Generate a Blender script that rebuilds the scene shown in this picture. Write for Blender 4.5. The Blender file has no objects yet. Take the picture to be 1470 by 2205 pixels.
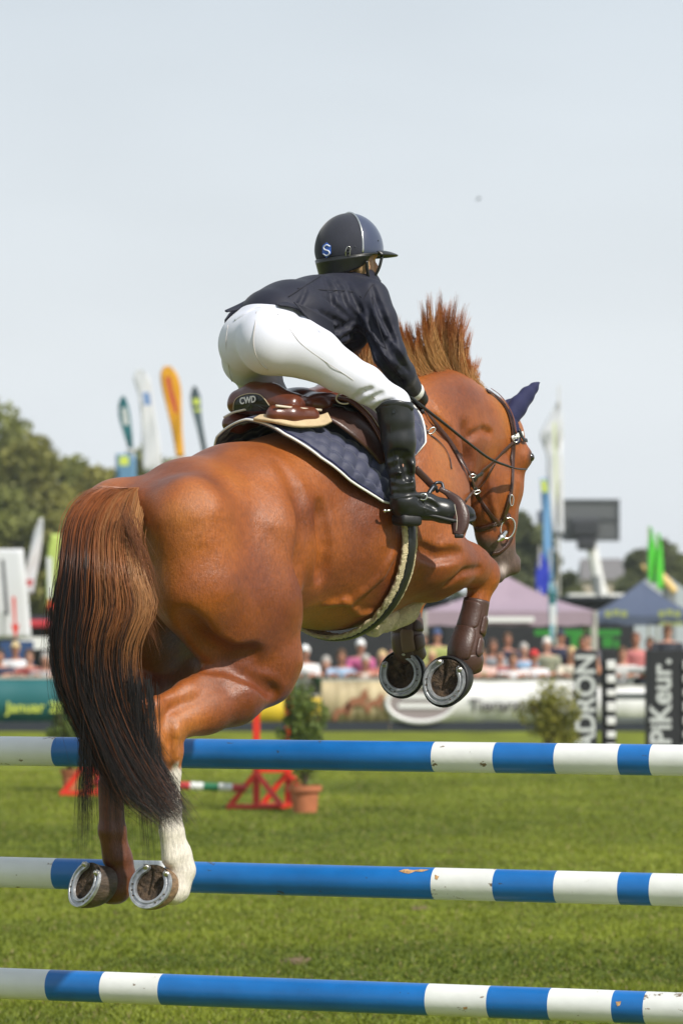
import bpy, bmesh, math, random
import numpy as np
from mathutils import Vector, Matrix, Euler
random.seed(7); RNG = np.random.default_rng(7)
SC = bpy.context.scene
C = SC.collection

# ------------------------------------------------------------------ camera
F = 1470 * 135 / 24.0                 # focal length in photograph pixels
CAM_H = 2.0
PITCH = math.atan((1331 - 1102.5) / F)
cam_d = bpy.data.cameras.new('camera'); cam = bpy.data.objects.new('camera', cam_d); C.objects.link(cam)
cam_d.sensor_fit = 'HORIZONTAL'; cam_d.sensor_width = 24; cam_d.lens = 135
cam_d.clip_start = 0.1; cam_d.clip_end = 4000
cam.location = (0, 0, CAM_H); cam.rotation_euler = (math.pi / 2 + PITCH, 0, 0)
cam_d.dof.use_dof = True; cam_d.dof.focus_distance = 12.5; cam_d.dof.aperture_fstop = 5.0
SC.camera = cam

# ------------------------------------------------------------------ light
SUN_DIR = Vector((0.62, -0.64, 0.84)).normalized()          # towards the sun
SUN_EL = math.asin(SUN_DIR.z); SUN_AZ = math.atan2(SUN_DIR.x, SUN_DIR.y)
w = bpy.data.worlds.new('World'); SC.world = w; w.use_nodes = True
nt = w.node_tree; nt.nodes.clear()
out = nt.nodes.new('ShaderNodeOutputWorld'); bg = nt.nodes.new('ShaderNodeBackground')
sky = nt.nodes.new('ShaderNodeTexSky'); sky.sky_type = 'NISHITA'; sky.sun_disc = False
sky.sun_elevation = SUN_EL; sky.sun_rotation = SUN_AZ; sky.air_density = 1.3; sky.dust_density = 4.0; sky.ozone_density = 1.5
# thin overcast veil over the clear sky: pale grey-blue, a little brighter low down, faint soft mottling
tc = nt.nodes.new('ShaderNodeTexCoord'); sp = nt.nodes.new('ShaderNodeSeparateXYZ'); nt.links.new(tc.outputs['Generated'], sp.inputs[0])
rp = nt.nodes.new('ShaderNodeValToRGB'); nt.links.new(sp.outputs['Z'], rp.inputs[0])
cr = rp.color_ramp; cr.elements[0].position = 0.0; cr.elements[0].color = (6.9, 7.3, 7.65, 1)
cr.elements[1].position = 0.6; cr.elements[1].color = (4.7, 5.4, 6.1, 1)
e = cr.elements.new(0.07); e.color = (6.9, 7.35, 7.7, 1)
e = cr.elements.new(0.17); e.color = (5.8, 6.4, 6.95, 1)
nz = nt.nodes.new('ShaderNodeTexNoise'); nz.inputs['Scale'].default_value = 5; nz.inputs['Detail'].default_value = 3
mp = nt.nodes.new('ShaderNodeMapping'); mp.inputs['Scale'].default_value = (1, 1, 3.0); nt.links.new(tc.outputs['Generated'], mp.inputs[0]); nt.links.new(mp.outputs[0], nz.inputs['Vector'])
mr = nt.nodes.new('ShaderNodeMapRange'); nt.links.new(nz.outputs[0], mr.inputs[0]); mr.inputs[1].default_value = .3; mr.inputs[2].default_value = .7; mr.inputs[3].default_value = .95; mr.inputs[4].default_value = 1.05
vm = nt.nodes.new('ShaderNodeVectorMath'); vm.operation = 'SCALE'; nt.links.new(rp.outputs[0], vm.inputs[0]); nt.links.new(mr.outputs[0], vm.inputs['Scale'])
mx = nt.nodes.new('ShaderNodeMix'); mx.data_type = 'RGBA'; mx.inputs[0].default_value = 0.93
nt.links.new(sky.outputs[0], mx.inputs[6]); nt.links.new(vm.outputs[0], mx.inputs[7])
nt.links.new(mx.outputs[2], bg.inputs[0]); bg.inputs[1].default_value = 0.10; nt.links.new(bg.outputs[0], out.inputs[0])
sl = bpy.data.lights.new('sun', 'SUN'); so = bpy.data.objects.new('sun', sl); C.objects.link(so)
sl.energy = 4.2; sl.angle = math.radians(1.0); sl.color = (1.0, 0.95, 0.87)
so.rotation_euler = SUN_DIR.to_track_quat('Z', 'Y').to_euler(); so.location = (20, -20, 30)
SC.view_settings.view_transform = 'Standard'; SC.view_settings.look = 'None'; SC.view_settings.exposure = 0.27; SC.view_settings.gamma = 1.0

# ------------------------------------------------------------------ helpers
def ray(px, py):
    rx = (px - 735) / F; ry = (1102.5 - py) / F
    return np.array([rx, math.cos(PITCH) - ry * math.sin(PITCH), math.sin(PITCH) + ry * math.cos(PITCH)])
def P(px, py, D):                       # point of the place D metres ahead of the camera
    r = ray(px, py); return np.array([0, 0, CAM_H]) + r * (D / r[1])
# the horse's own frame: s forward, lat to its right, z up
TH = math.radians(40); HX0, HD0 = -0.06, 12.7
HS = np.array([math.sin(TH), math.cos(TH), 0]); HR = np.array([math.cos(TH), -math.sin(TH), 0])
HO = np.array([HX0, HD0, 0.0])
def L(px, py, lat):                     # point on the plane `lat` metres right of the horse's middle -> (s, lat, z)
    r = ray(px, py); o = np.array([0, 0, CAM_H])
    t = ((HO + HR * lat - o) @ HR) / (r @ HR)
    p = o + r * t
    return np.array([(p - HO) @ HS, lat, p[2]])
def toW(v):
    v = np.asarray(v, float); return HO + np.outer(v[..., 0], HS) + np.outer(v[..., 1], HR) + np.outer(v[..., 2], [0, 0, 1]) if v.ndim > 1 else HO + HS * v[0] + HR * v[1] + np.array([0, 0, 1.]) * v[2]
def W(px, py, lat): return toW(L(px, py, lat))

ROOT = {}
def empty(name, loc, rz=0):
    o = bpy.data.objects.new(name, None); C.objects.link(o); o.location = loc; o.rotation_euler = (0, 0, rz); o.empty_display_size = .1
    ROOT[o] = (Matrix.Translation(Vector(loc)) @ Matrix.Rotation(rz, 4, 'Z')).inverted(); return o
def tag(o, label=None, cat=None, group=None, kind=None):
    if label: o['label'] = label
    if cat: o['category'] = cat
    if group: o['group'] = group
    if kind: o['kind'] = kind
    return o
def thing(name, loc, label, cat, rz=0, group=None):
    return tag(empty(name, tuple(float(c) for c in loc), rz), label, cat, group)
def mesh_obj(name, V, Fc, m, parent=None, smooth=True, attrs=None):
    """V in world metres; stored relative to the parent's base."""
    me = bpy.data.meshes.new(name); V = np.asarray(V, dtype=float).reshape(-1, 3)
    o = bpy.data.objects.new(name, me); C.objects.link(o)
    inv = None
    if parent is not None:
        inv = ROOT[parent]; o.parent = parent; ROOT[o] = inv
    else:
        c = np.array([(V[:, 0].min() + V[:, 0].max()) / 2, (V[:, 1].min() + V[:, 1].max()) / 2, V[:, 2].min()])
        o.location = tuple(c); inv = Matrix.Translation(-Vector(c)); ROOT[o] = inv
    Mi = np.array(inv); V = V @ Mi[:3, :3].T + Mi[:3, 3]
    me.from_pydata(V.tolist(), [], [tuple(int(i) for i in f) for f in Fc] if not isinstance(Fc, np.ndarray) else Fc.tolist()); me.update()
    if smooth: me.polygons.foreach_set('use_smooth', [True] * len(me.polygons))
    if attrs:
        for k, a in attrs.items():
            a = np.asarray(a, dtype=np.float32)
            if a.ndim == 1:
                at = me.attributes.new(k, 'FLOAT', 'POINT'); at.data.foreach_set('value', a)
            else:
                at = me.attributes.new(k, 'FLOAT_COLOR', 'POINT'); at.data.foreach_set('color', np.c_[a, np.ones(len(a))].astype(np.float32).ravel())
    ms = m if isinstance(m, (list, tuple)) else [m]
    for q in ms: me.materials.append(q)
    return o

class MB:                                # collects several simple shapes into one mesh
    def __init__(s): s.V = []; s.F = []; s.M = []
    def add(s, V, Fc, mi=0):
        n = len(s.V); s.V += [tuple(map(float, v)) for v in V]; s.F += [tuple(int(i) + n for i in f) for f in Fc]; s.M += [mi] * len(Fc); return s
    def box(s, c, d, R=None, mi=0, bev=0.0):
        c = np.array(c, float); d = np.array(d, float) / 2
        if bev <= 0:
            V = [(x, y, z) for x in (-1, 1) for y in (-1, 1) for z in (-1, 1)]; V = np.array(V) * d
            Fc = [(0, 1, 3, 2), (4, 6, 7, 5), (0, 4, 5, 1), (2, 3, 7, 6), (0, 2, 6, 4), (1, 5, 7, 3)]
        else:
            bm = bmesh.new(); bmesh.ops.create_cube(bm, size=1)
            for v in bm.verts: v.co = Vector((v.co.x * 2 * d[0], v.co.y * 2 * d[1], v.co.z * 2 * d[2]))
            bmesh.ops.bevel(bm, geom=bm.edges[:], offset=min(bev, d.min() * .9), segments=2, affect='EDGES', profile=.5)
            bm.verts.index_update(); V = np.array([v.co[:] for v in bm.verts]); Fc = [[v.index for v in f.verts] for f in bm.faces]; bm.free()
        if R is not None: V = V @ np.array(R).T
        return s.add(V + c, Fc, mi)
    def tube(s, pts, r, n=8, caps=True, flat=None, up=None, mi=0):
        V, Fc = tube(pts, r, n, caps, flat, up); return s.add(V, Fc, mi)
    def build(s, name, m, parent=None, smooth=False):
        o = mesh_obj(name, s.V, s.F, m, parent, smooth)
        if isinstance(m, (list, tuple)): o.data.polygons.foreach_set('material_index', s.M)
        return o
def nrm(v): v = np.asarray(v, float); return v / (np.linalg.norm(v) + 1e-12)
def tube(pts, r, n=8, caps=True, flat=None, up=None):
    """swept tube; flat = thickness factor across `up` (a strap when small)"""
    pts = np.array(pts, float); N = len(pts); r = np.broadcast_to(r, (N,)) if np.ndim(r) < 1 else np.array(r)
    T = np.gradient(pts, axis=0); V = []; prev = None
    for i in range(N):
        t = nrm(T[i])
        if up is not None:
            u = np.array(up[i] if np.ndim(up) > 1 else up, float); u = nrm(u - t * (u @ t))
        else:
            ref = prev if prev is not None else (np.array([0, 0, 1.]) if abs(t[2]) < .9 else np.array([1., 0, 0]))
            u = nrm(ref - t * (ref @ t)); prev = u
        b = np.cross(t, u)
        for k in range(n):
            a = 2 * math.pi * k / n
            V.append(pts[i] + r[i] * (math.cos(a) * b + math.sin(a) * u * (flat if flat else 1)))
    Fc = [(i * n + k, i * n + (k + 1) % n, (i + 1) * n + (k + 1) % n, (i + 1) * n + k) for i in range(N - 1) for k in range(n)]
    if caps: Fc += [tuple(range(n))[::-1], tuple((N - 1) * n + k for k in range(n))]
    return V, Fc
def spline(pts, n=8):                    # Catmull-Rom through points of any dimension
    p = np.array(pts, float); p = np.vstack([2 * p[0] - p[1], p, 2 * p[-1] - p[-2]]); o = []
    for i in range(1, len(p) - 2):
        for t in np.linspace(0, 1, n, endpoint=False):
            a, b, c, d = p[i - 1], p[i], p[i + 1], p[i + 2]
            o.append(.5 * (2 * b + (c - a) * t + (2 * a - 5 * b + 4 * c - d) * t * t + (3 * b - a - 3 * c + d) * t ** 3))
    o.append(p[-2]); return np.array(o)

# ---- materials
def mat(name, col, rough=.6, metal=0, var=0, vscale=8, bump=0, bscale=60, spec=.5, coat=0, sheen=0, attr=None, stretch=None, detail=4, trans=0):
    m = bpy.data.materials.new(name); m.use_nodes = True; n = m.node_tree.nodes; l = m.node_tree.links
    b = n['Principled BSDF']; b.inputs['Base Color'].default_value = (*col, 1); b.inputs['Roughness'].default_value = rough
    b.inputs['Metallic'].default_value = metal; b.inputs['Specular IOR Level'].default_value = spec
    b.inputs['Coat Weight'].default_value = coat; b.inputs['Coat Roughness'].default_value = .15
    b.inputs['Sheen Weight'].default_value = sheen; b.inputs['Sheen Roughness'].default_value = .4
    tcn = n.new('ShaderNodeTexCoord'); src = None
    if attr:
        an = n.new('ShaderNodeAttribute'); an.attribute_name = attr; src = an.outputs['Color']
    if var:
        nz = n.new('ShaderNodeTexNoise'); nz.inputs['Scale'].default_value = vscale; nz.inputs['Detail'].default_value = detail
        mpn = n.new('ShaderNodeMapping'); mpn.inputs['Scale'].default_value = stretch or (1, 1, 1)
        l.new(tcn.outputs['Object'], mpn.inputs[0]); l.new(mpn.outputs[0], nz.inputs['Vector'])
        mrn = n.new('ShaderNodeMapRange'); l.new(nz.outputs[0], mrn.inputs[0]); mrn.inputs[1].default_value = .3; mrn.inputs[2].default_value = .7
        mrn.inputs[3].default_value = 1 - var; mrn.inputs[4].default_value = 1 + var
        vmn = n.new('ShaderNodeVectorMath'); vmn.operation = 'SCALE'; vmn.inputs[0].default_value = col
        if src: l.new(src, vmn.inputs[0])
        l.new(mrn.outputs[0], vmn.inputs['Scale']); src = vmn.outputs[0]
    if src: l.new(src, b.inputs['Base Color'])
    if bump:
        nb = n.new('ShaderNodeTexNoise'); nb.inputs['Scale'].default_value = bscale; nb.inputs['Detail'].default_value = 4
        mpb = n.new('ShaderNodeMapping'); mpb.inputs['Scale'].default_value = stretch or (1, 1, 1)
        l.new(tcn.outputs['Object'], mpb.inputs[0]); l.new(mpb.outputs[0], nb.inputs['Vector'])
        bp = n.new('ShaderNodeBump'); bp.inputs['Strength'].default_value = bump; bp.inputs['Distance'].default_value = .01
        l.new(nb.outputs[0], bp.inputs['Height']); l.new(bp.outputs[0], b.inputs['Normal'])
    if trans:
        tr = n.new('ShaderNodeBsdfTranslucent'); ms = n.new('ShaderNodeMixShader'); ms.inputs[0].default_value = trans
        if src: l.new(src, tr.inputs[0])
        else: tr.inputs[0].default_value = (*col, 1)
        l.new(b.outputs[0], ms.inputs[1]); l.new(tr.outputs[0], ms.inputs[2]); l.new(ms.outputs[0], n['Material Output'].inputs[0])
    return m

# ---- signed distance sculpting: shapes blended on a grid, skinned into one continuous mesh
class SDF:
    def __init__(s, lo, hi, h):
        s.lo = np.array(lo, float); s.h = h; s.n = np.ceil((np.array(hi) - s.lo) / h).astype(int) + 1
        s.f = np.full(s.n, 0.2, dtype=np.float32)
    def win(s, lo, hi, pad):
        a = np.maximum(np.floor((np.array(lo) - pad - s.lo) / s.h).astype(int), 0)
        b = np.minimum(np.ceil((np.array(hi) + pad - s.lo) / s.h).astype(int) + 1, s.n)
        if (b <= a).any(): return None, None
        g = [(s.lo[i] + s.h * np.arange(a[i], b[i])).astype(np.float32) for i in range(3)]
        return tuple(slice(a[i], b[i]) for i in range(3)), (g[0][:, None, None], g[1][None, :, None], g[2][None, None, :])
    def blend(s, sl, d, k, mode):
        f = s.f[sl]
        if mode == 'cut': f2 = -f; 
        else: f2 = f
        if k > 0:
            hh = np.maximum(k - np.abs(f2 - d), 0) / k; r = np.minimum(f2, d) - hh * hh * k * .25
        else: r = np.minimum(f2, d)
        s.f[sl] = -r if mode == 'cut' else r
    def cone(s, a, b, ra, rb, k=.03, lw=1.0, mode='add', axis=1):
        a = np.array(a, float); b = np.array(b, float); R = max(ra, rb) * max(lw, 1) + k
        sl, g = s.win(np.minimum(a, b), np.maximum(a, b), R + .02)
        if sl is None: return
        ab = b - a; L2 = ab @ ab + 1e-9
        dx, dy, dz = g[0] - a[0], g[1] - a[1], g[2] - a[2]
        t = np.clip((dx * ab[0] + dy * ab[1] + dz * ab[2]) / L2, 0, 1)
        q = [dx - t * ab[0], dy - t * ab[1], dz - t * ab[2]]; q[axis] = q[axis] / lw
        d = (np.sqrt(q[0] ** 2 + q[1] ** 2 + q[2] ** 2) - (ra + (rb - ra) * t)) * min(1, (lw + 1) / 2)
        s.blend(sl, d.astype(np.float32), k, mode)
    def chain(s, pts, k=.03, lw=1.0, mode='add', k0=None, axis=1):
        for i in range(len(pts) - 1):
            p, q = pts[i], pts[i + 1]
            l1 = p[4] if len(p) > 4 else lw
            s.cone(p[:3], q[:3], p[3], q[3], (k0 if (k0 is not None and i == 0) else k), l1, mode, axis)
    def ell(s, c, r, k=.03, R=None, mode='add'):
        c = np.array(c, float); r = np.array(r, float); m = r.max() + k
        sl, g = s.win(c, c, m + .02)
        if sl is None: return
        x, y, z = g[0] - c[0], g[1] - c[1], g[2] - c[2]
        if R is not None:
            R = np.array(R).T
            x, y, z = R[0, 0] * x + R[0, 1] * y + R[0, 2] * z, R[1, 0] * x + R[1, 1] * y + R[1, 2] * z, R[2, 0] * x + R[2, 1] * y + R[2, 2] * z
        k0 = np.sqrt((x / r[0]) ** 2 + (y / r[1]) ** 2 + (z / r[2]) ** 2); k1 = np.sqrt((x / r[0] ** 2) ** 2 + (y / r[1] ** 2) ** 2 + (z / r[2] ** 2) ** 2) + 1e-6
        s.blend(sl, (k0 * (k0 - 1) / k1).astype(np.float32), k, mode)
    def surf(s, pts, r, mode, k, n=6, amp=0.0, lift=.3, o=None):
        """raise or press a line into the surface along photo pixels"""
        out = []; P_ = [(pts[i][0] * (1 - t) + pts[i + 1][0] * t, pts[i][1] * (1 - t) + pts[i + 1][1] * t) for i in range(len(pts) - 1) for t in np.linspace(0, 1, n, endpoint=False)] + [pts[-1]]
        for i, (x, y) in enumerate(P_):
            rr_ = ray(x, y); D = np.arange(11.3, 14.2, .006); w_ = np.array([0, 0, CAM_H]) + np.outer(D / rr_[1], rr_); loc = np.stack([(w_ - HO) @ HS, (w_ - HO) @ HR, w_[:, 2]], 1)
            ins = ((loc > s.lo) & (loc < s.lo + (s.n - 1) * s.h)).all(1); v = np.where(ins, s.sample(loc), .2)
            if not (v < 0).any(): continue
            kk = np.argmax(v < 0); p = loc[kk]; g = s.grad(p[None])[0]; q = i / max(1, len(P_) - 1); rq = r * (.35 + .75 * math.sin(math.pi * q)); out.append((*(p + g * rq * lift), rq))
        if len(out) > 1: s.chain(out, k=k, mode=mode)
    def sample(s, p):                    # trilinear value at points
        q = (np.asarray(p) - s.lo) / s.h; q = np.clip(q, 0, s.n - 1.001); i = q.astype(int); f = q - i; r = 0
        for a in (0, 1):
            for b in (0, 1):
                for c in (0, 1):
                    r = r + s.f[i[:, 0] + a, i[:, 1] + b, i[:, 2] + c] * (f[:, 0] if a else 1 - f[:, 0]) * (f[:, 1] if b else 1 - f[:, 1]) * (f[:, 2] if c else 1 - f[:, 2])
        return r
    def grad(s, p, e=.012):
        p = np.asarray(p, float); g = np.stack([s.sample(p + np.eye(3)[i] * e) - s.sample(p - np.eye(3)[i] * e) for i in range(3)], 1)
        return g / (np.linalg.norm(g, axis=1, keepdims=True) + 1e-9)
    def skin(s, iso=0.0, smooth=2, mask=None):
        f = s.f - iso
        if mask is not None: f = np.maximum(f, mask)
        f[0] = f[-1] = .1; f[:, 0] = f[:, -1] = .1; f[:, :, 0] = f[:, :, -1] = .1
        ins = f < 0; n = np.array(f.shape)
        cnt = np.zeros(n - 1, dtype=np.int8)
        for a in (0, 1):
            for b in (0, 1):
                for c in (0, 1): cnt += ins[a:n[0] - 1 + a, b:n[1] - 1 + b, c:n[2] - 1 + c]
        act = (cnt > 0) & (cnt < 8); idx = np.argwhere(act); vid = np.full(act.shape, -1, dtype=np.int64); vid[act] = np.arange(len(idx))
        acc = np.zeros((len(idx), 3)); num = np.zeros(len(idx))
        i, j, k = idx.T
        cor = [(a, b, c) for a in (0, 1) for b in (0, 1) for c in (0, 1)]
        for A in cor:
            for ax in range(3):
                if A[ax]: continue
                B = list(A); B[ax] = 1
                fa = f[i + A[0], j + A[1], k + A[2]]; fb = f[i + B[0], j + B[1], k + B[2]]
                x = (fa < 0) != (fb < 0); t = np.where(x, fa / np.where(x, fa - fb, 1), 0)
                p = np.array(A, float)[None, :].repeat(len(idx), 0); p[:, ax] += t
                acc += p * x[:, None]; num += x
        V = s.lo + s.h * (idx + acc / num[:, None])
        Q = []
        for ax in range(3):
            o1, o2 = [(1, 2), (2, 0), (0, 1)][ax]
            sa = [slice(1, -1)] * 3; sa[ax] = slice(0, -1); sb = [slice(1, -1)] * 3; sb[ax] = slice(1, None)
            a = ins[tuple(sa)]; b = ins[tuple(sb)]; e = np.argwhere(a != b)
            if not len(e): continue
            off = np.array([1, 1, 1]); off[ax] = 0; e = e + off
            d1 = np.zeros(3, int); d1[o1] = 1; d2 = np.zeros(3, int); d2[o2] = 1
            g = lambda q: vid[q[:, 0], q[:, 1], q[:, 2]]
            q = np.stack([g(e - d1 - d2), g(e - d2), g(e), g(e - d1)], 1)
            fl = ~ins[e[:, 0], e[:, 1], e[:, 2]]
            q[fl] = q[fl][:, ::-1]; Q.append(q)
        Q = np.vstack(Q); Q = Q[(Q >= 0).all(1)]
        E = np.vstack([Q[:, [0, 1]], Q[:, [1, 2]], Q[:, [2, 3]], Q[:, [3, 0]]])
        for it in range(smooth * 2):
            S = np.zeros_like(V); c = np.zeros(len(V))
            for ax in range(3): S[:, ax] = np.bincount(E[:, 0], V[E[:, 1], ax], len(V)) + np.bincount(E[:, 1], V[E[:, 0], ax], len(V))
            c = np.bincount(E[:, 0], minlength=len(V)) + np.bincount(E[:, 1], minlength=len(V))
            V = V + (.5 if it % 2 == 0 else -.52) * (S / np.maximum(c, 1)[:, None] - V)
        return V, Q[:, ::-1]
def sstep(a, b, x): t = np.clip((x - a) / (b - a), 0, 1); return t * t * (3 - 2 * t)
def vnoise(p, sc, seed=0):               # cheap smooth value noise in numpy, 0..1
    q = np.asarray(p) * sc; i = np.floor(q).astype(np.int64); f = q - i; f = f * f * (3 - 2 * f); r = 0
    for a in (0, 1):
        for b in (0, 1):
            for c in (0, 1):
                hsh = ((i[:, 0] + a) * 73856093 ^ (i[:, 1] + b) * 19349663 ^ (i[:, 2] + c) * 83492791 ^ seed * 2654435761) & 0xffffff
                hsh = (hsh * 1103515245 + 12345) & 0xffffff
                r = r + (hsh / 0xffffff) * (f[:, 0] if a else 1 - f[:, 0]) * (f[:, 1] if b else 1 - f[:, 1]) * (f[:, 2] if c else 1 - f[:, 2])
    return r
# ------------------------------------------------------------------ ground
M_grass_ground = mat('grass_ground', (.135, .160, .015), .95, var=.45, vscale=1.1, bump=.8, bscale=24, spec=.1, detail=10)
def ground():
    V = [(-1500, -60, 0), (1500, -60, 0), (1500, 2500, 0), (-1500, 2500, 0)]
    o = mesh_obj('ground', V, [(0, 1, 2, 3)], M_grass_ground, smooth=False); tag(o, kind='structure')
ground()

# ------------------------------------------------------------------ jump poles
POLE_YAW = math.atan(F / 21400.0)
POLE_D0 = 12.5
M_white_pole = mat('white_paint', (.66, .67, .66), .40, var=.07, vscale=9, bump=.08, bscale=40)
M_blue_pole = mat('blue_paint', (.006, .125, .40), .34, var=.14, vscale=7, bump=.08, bscale=40)
def scuff(m, thr=.66, dark=(.16, .11, .07), sc=16, stretch=(1.0, 1.0, 2.2)):
    n = m.node_tree.nodes; l = m.node_tree.links; b = n['Principled BSDF']; src = b.inputs['Base Color'].links[0].from_socket
    tcn = n.new('ShaderNodeTexCoord'); mp_ = n.new('ShaderNodeMapping'); mp_.inputs['Scale'].default_value = stretch; nz = n.new('ShaderNodeTexNoise'); nz.inputs['Scale'].default_value = sc; nz.inputs['Detail'].default_value = 9; nz.inputs['Roughness'].default_value = .62
    l.new(n.new('ShaderNodeNewGeometry').outputs['Position'], mp_.inputs[0]); l.new(mp_.outputs[0], nz.inputs['Vector']); r_ = n.new('ShaderNodeMapRange'); r_.inputs[1].default_value = thr; r_.inputs[2].default_value = thr + .03; l.new(nz.outputs[0], r_.inputs[0])
    mx_ = n.new('ShaderNodeMix'); mx_.data_type = 'RGBA'; l.new(r_.outputs[0], mx_.inputs[0]); l.new(src, mx_.inputs[6]); mx_.inputs[7].default_value = (*dark, 1); l.new(mx_.outputs[2], b.inputs['Base Color'])
scuff(M_white_pole, .635, sc=13); scuff(M_blue_pole, .65, (.03, .05, .09), sc=11)
def grass():
    n = 300000; D = 17.5 + 33 * RNG.random(n) ** 1.7; X = (RNG.random(n) - .5) * D * (1470 / F) * 1.6; h = RNG.uniform(.010, .030, n); a = RNG.uniform(0, 2 * math.pi, n)
    clump = vnoise(np.c_[X, D, X * 0], 1.2, 4) * .6 + vnoise(np.c_[X, D, X * 0], 4.5, 5) * .4; h = h * (.5 + clump)
    wdt = RNG.uniform(.003, .006, n) * (1 + D / 30); dx, dy = np.cos(a) * wdt, np.sin(a) * wdt; lx, ly = RNG.normal(0, .018, n), RNG.normal(0, .018, n)
    V = np.stack([np.c_[X - dx, D - dy, X * 0 - .002], np.c_[X + dx, D + dy, X * 0 - .002], np.c_[X + lx, D + ly, h]], 1).reshape(-1, 3)
    Fc = np.arange(n * 3).reshape(-1, 3); big = vnoise(np.c_[X, D, X * 0], .45, 9); t = np.clip(clump * 1.0 + (big - .5) * 1.1 + .02 + RNG.normal(0, .16, n), 0, 1)[:, None]; dry = (RNG.random(n) < .05)[:, None]
    c = np.array([.072, .105, .009]) * (1 - t) + np.array([.225, .262, .026]) * t; c = np.where(dry, np.array([.27, .22, .09]), c)
    m = mat('grass_blades', (.1, .15, .02), .55, attr='coat', spec=.25, trans=.25)
    o = mesh_obj('grass', V, Fc, m, attrs={'coat': np.repeat(c, 3, 0)}, smooth=False); tag(o, 'short mown green turf of the showground arena', 'grass', kind='stuff')
grass()
def divot(px, py, w_, ln):
    D = F * 2 / (py - 1331); c = P(px, py, D); V = [(c[0], c[1], .012)]; N = 18
    for k in range(N): a = 2 * math.pi * k / N; rr = RNG.uniform(.6, 1.1); V.append((c[0] + w_ * rr * math.cos(a), c[1] + ln * rr * math.sin(a), .004))
    o = mesh_obj('bare_patch', V, [(0, 1 + k, 1 + (k + 1) % N) for k in range(N)], mat('bare_soil', (.16, .095, .05), .95, var=.3, vscale=30)); tag(o, kind='structure')
divot(905, 1955, .07, .3); divot(640, 2068, .10, .35); divot(758, 1962, .04, .12)
def rot_z(a): c, s_ = math.cos(a), math.sin(a); return np.array([[c, -s_, 0], [s_, c, 0], [0, 0, 1.]])
PD = np.array([math.cos(POLE_YAW), -math.sin(POLE_YAW), 0])      # along the poles, towards the right
def jump_pole(px, py, r, label, shift=0):
    c0 = P(px, py, POLE_D0 + (735 - px) / 661 * math.tan(POLE_YAW))
    # stripe edges measured in the photograph, turned into metres along the pole
    def along(x):
        rr = ray(x, py); n = np.array([-PD[1], PD[0], 0]); o = np.array([0, 0, CAM_H]); t = ((c0 - o) @ n) / (rr @ n); return (o + rr * t - c0) @ PD
    ed = [-1.95] + [along(x + shift) for x in (-64, 3, 123, 240, 365, 938, 1070, 1201, 1338, 1406)] + [2.0]
    cols = [1, 0, 1, 0, 1, 0, 1, 0, 1, 0, 1]       # 0 blue 1 white
    cols = [1, 0, 1, 0, 1, 0, 1, 0, 1, 0, 1]
    mb = MB(); n = 40
    for i in range(len(ed) - 1):
        m = max(1, int((ed[i + 1] - ed[i]) / .12))
        for j in range(m):
            a = ed[i] + (ed[i + 1] - ed[i]) * j / m; b = ed[i] + (ed[i + 1] - ed[i]) * (j + 1) / m
            V = []
            for x in (a, b):
                for k in range(n):
                    t = 2 * math.pi * k / n
                    rr = r if abs(x - ed[0]) > 1e-6 else r
                    V.append(c0 + PD * x + np.array([-PD[1], PD[0], 0]) * rr * math.cos(t) + np.array([0, 0, 1]) * rr * math.sin(t))
            mb.add(V, [(k, (k + 1) % n, n + (k + 1) % n, n + k) for k in range(n)], cols[i])
    for x, sgn in ((ed[0], 1), (ed[-1], -1)):
        V = [c0 + PD * x + np.array([-PD[1], PD[0], 0]) * r * math.cos(2 * math.pi * k / n) + np.array([0, 0, 1]) * r * math.sin(2 * math.pi * k / n) for k in range(n)]
        mb.add(V, [tuple(range(n))[::sgn]], 1)
    o = mb.build('jump_pole', [M_blue_pole, M_white_pole]); 
    for p in o.data.polygons: p.use_smooth = len(p.vertices) == 4
    tag(o, label, 'jump pole', 'blue and white poles of the jump'); return c0
pole_c = [jump_pole(735, 1627.5, .0492, 'topmost blue and white striped jump pole, just below the horse\'s hind knee'),
          jump_pole(735, 1898, .0515, 'middle blue and white jump pole with a splintered chip, behind the hind hooves'),
          jump_pole(735, 2146, .0515, 'lowest blue and white striped jump pole, along the bottom edge of the photo', -13)]

# splintered chip and a scrape on the middle pole
def on_pole(i, px, py, r, off=.0):
    c0 = pole_c[i]; rr = ray(px, py); o = np.array([0, 0, CAM_H]); u = PD; d = nrm(rr); w0 = o - c0; d2 = d - u * (d @ u); w2 = w0 - u * (w0 @ u); a = d2 @ d2; b = d2 @ w2; c = w2 @ w2 - (r + off) ** 2
    t = (-b - math.sqrt(max(b * b - a * c, 0))) / a; return o + d * t
M_splint = mat('raw_wood', (.46, .27, .12), .8, var=.4, vscale=60, bump=.6, bscale=120)
def chip(i, r, pts, name='splintered_wood', m=None):
    poleo = [o for o in C.objects if o.name.startswith('jump_pole')][i]; V = [on_pole(i, *p, r, .0012) for p in pts]; c = np.mean(V, 0) + np.array([0, -.001, .001]); n = len(V)
    mb = MB(); mb.add([c] + V, [(0, 1 + (k + 1) % n, 1 + k) for k in range(n)]); mb.build(name, m or M_splint, poleo)
chip(1, .0515, [(858, 1876), (868, 1873), (890, 1874), (905, 1872.5), (925, 1873), (908, 1878), (893, 1877), (880, 1882), (868, 1880)])
chip(1, .0515, [(868, 1872.5), (880, 1872), (874, 1878)]); chip(1, .0515, [(936, 1884), (945, 1888), (941, 1895), (936, 1893)])
chip(2, .0515, [(996, 2170), (1006, 2169), (1005, 2174), (998, 2175)]); chip(2, .0515, [(1325, 2158), (1337, 2157), (1334, 2166), (1328, 2168)])

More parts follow.
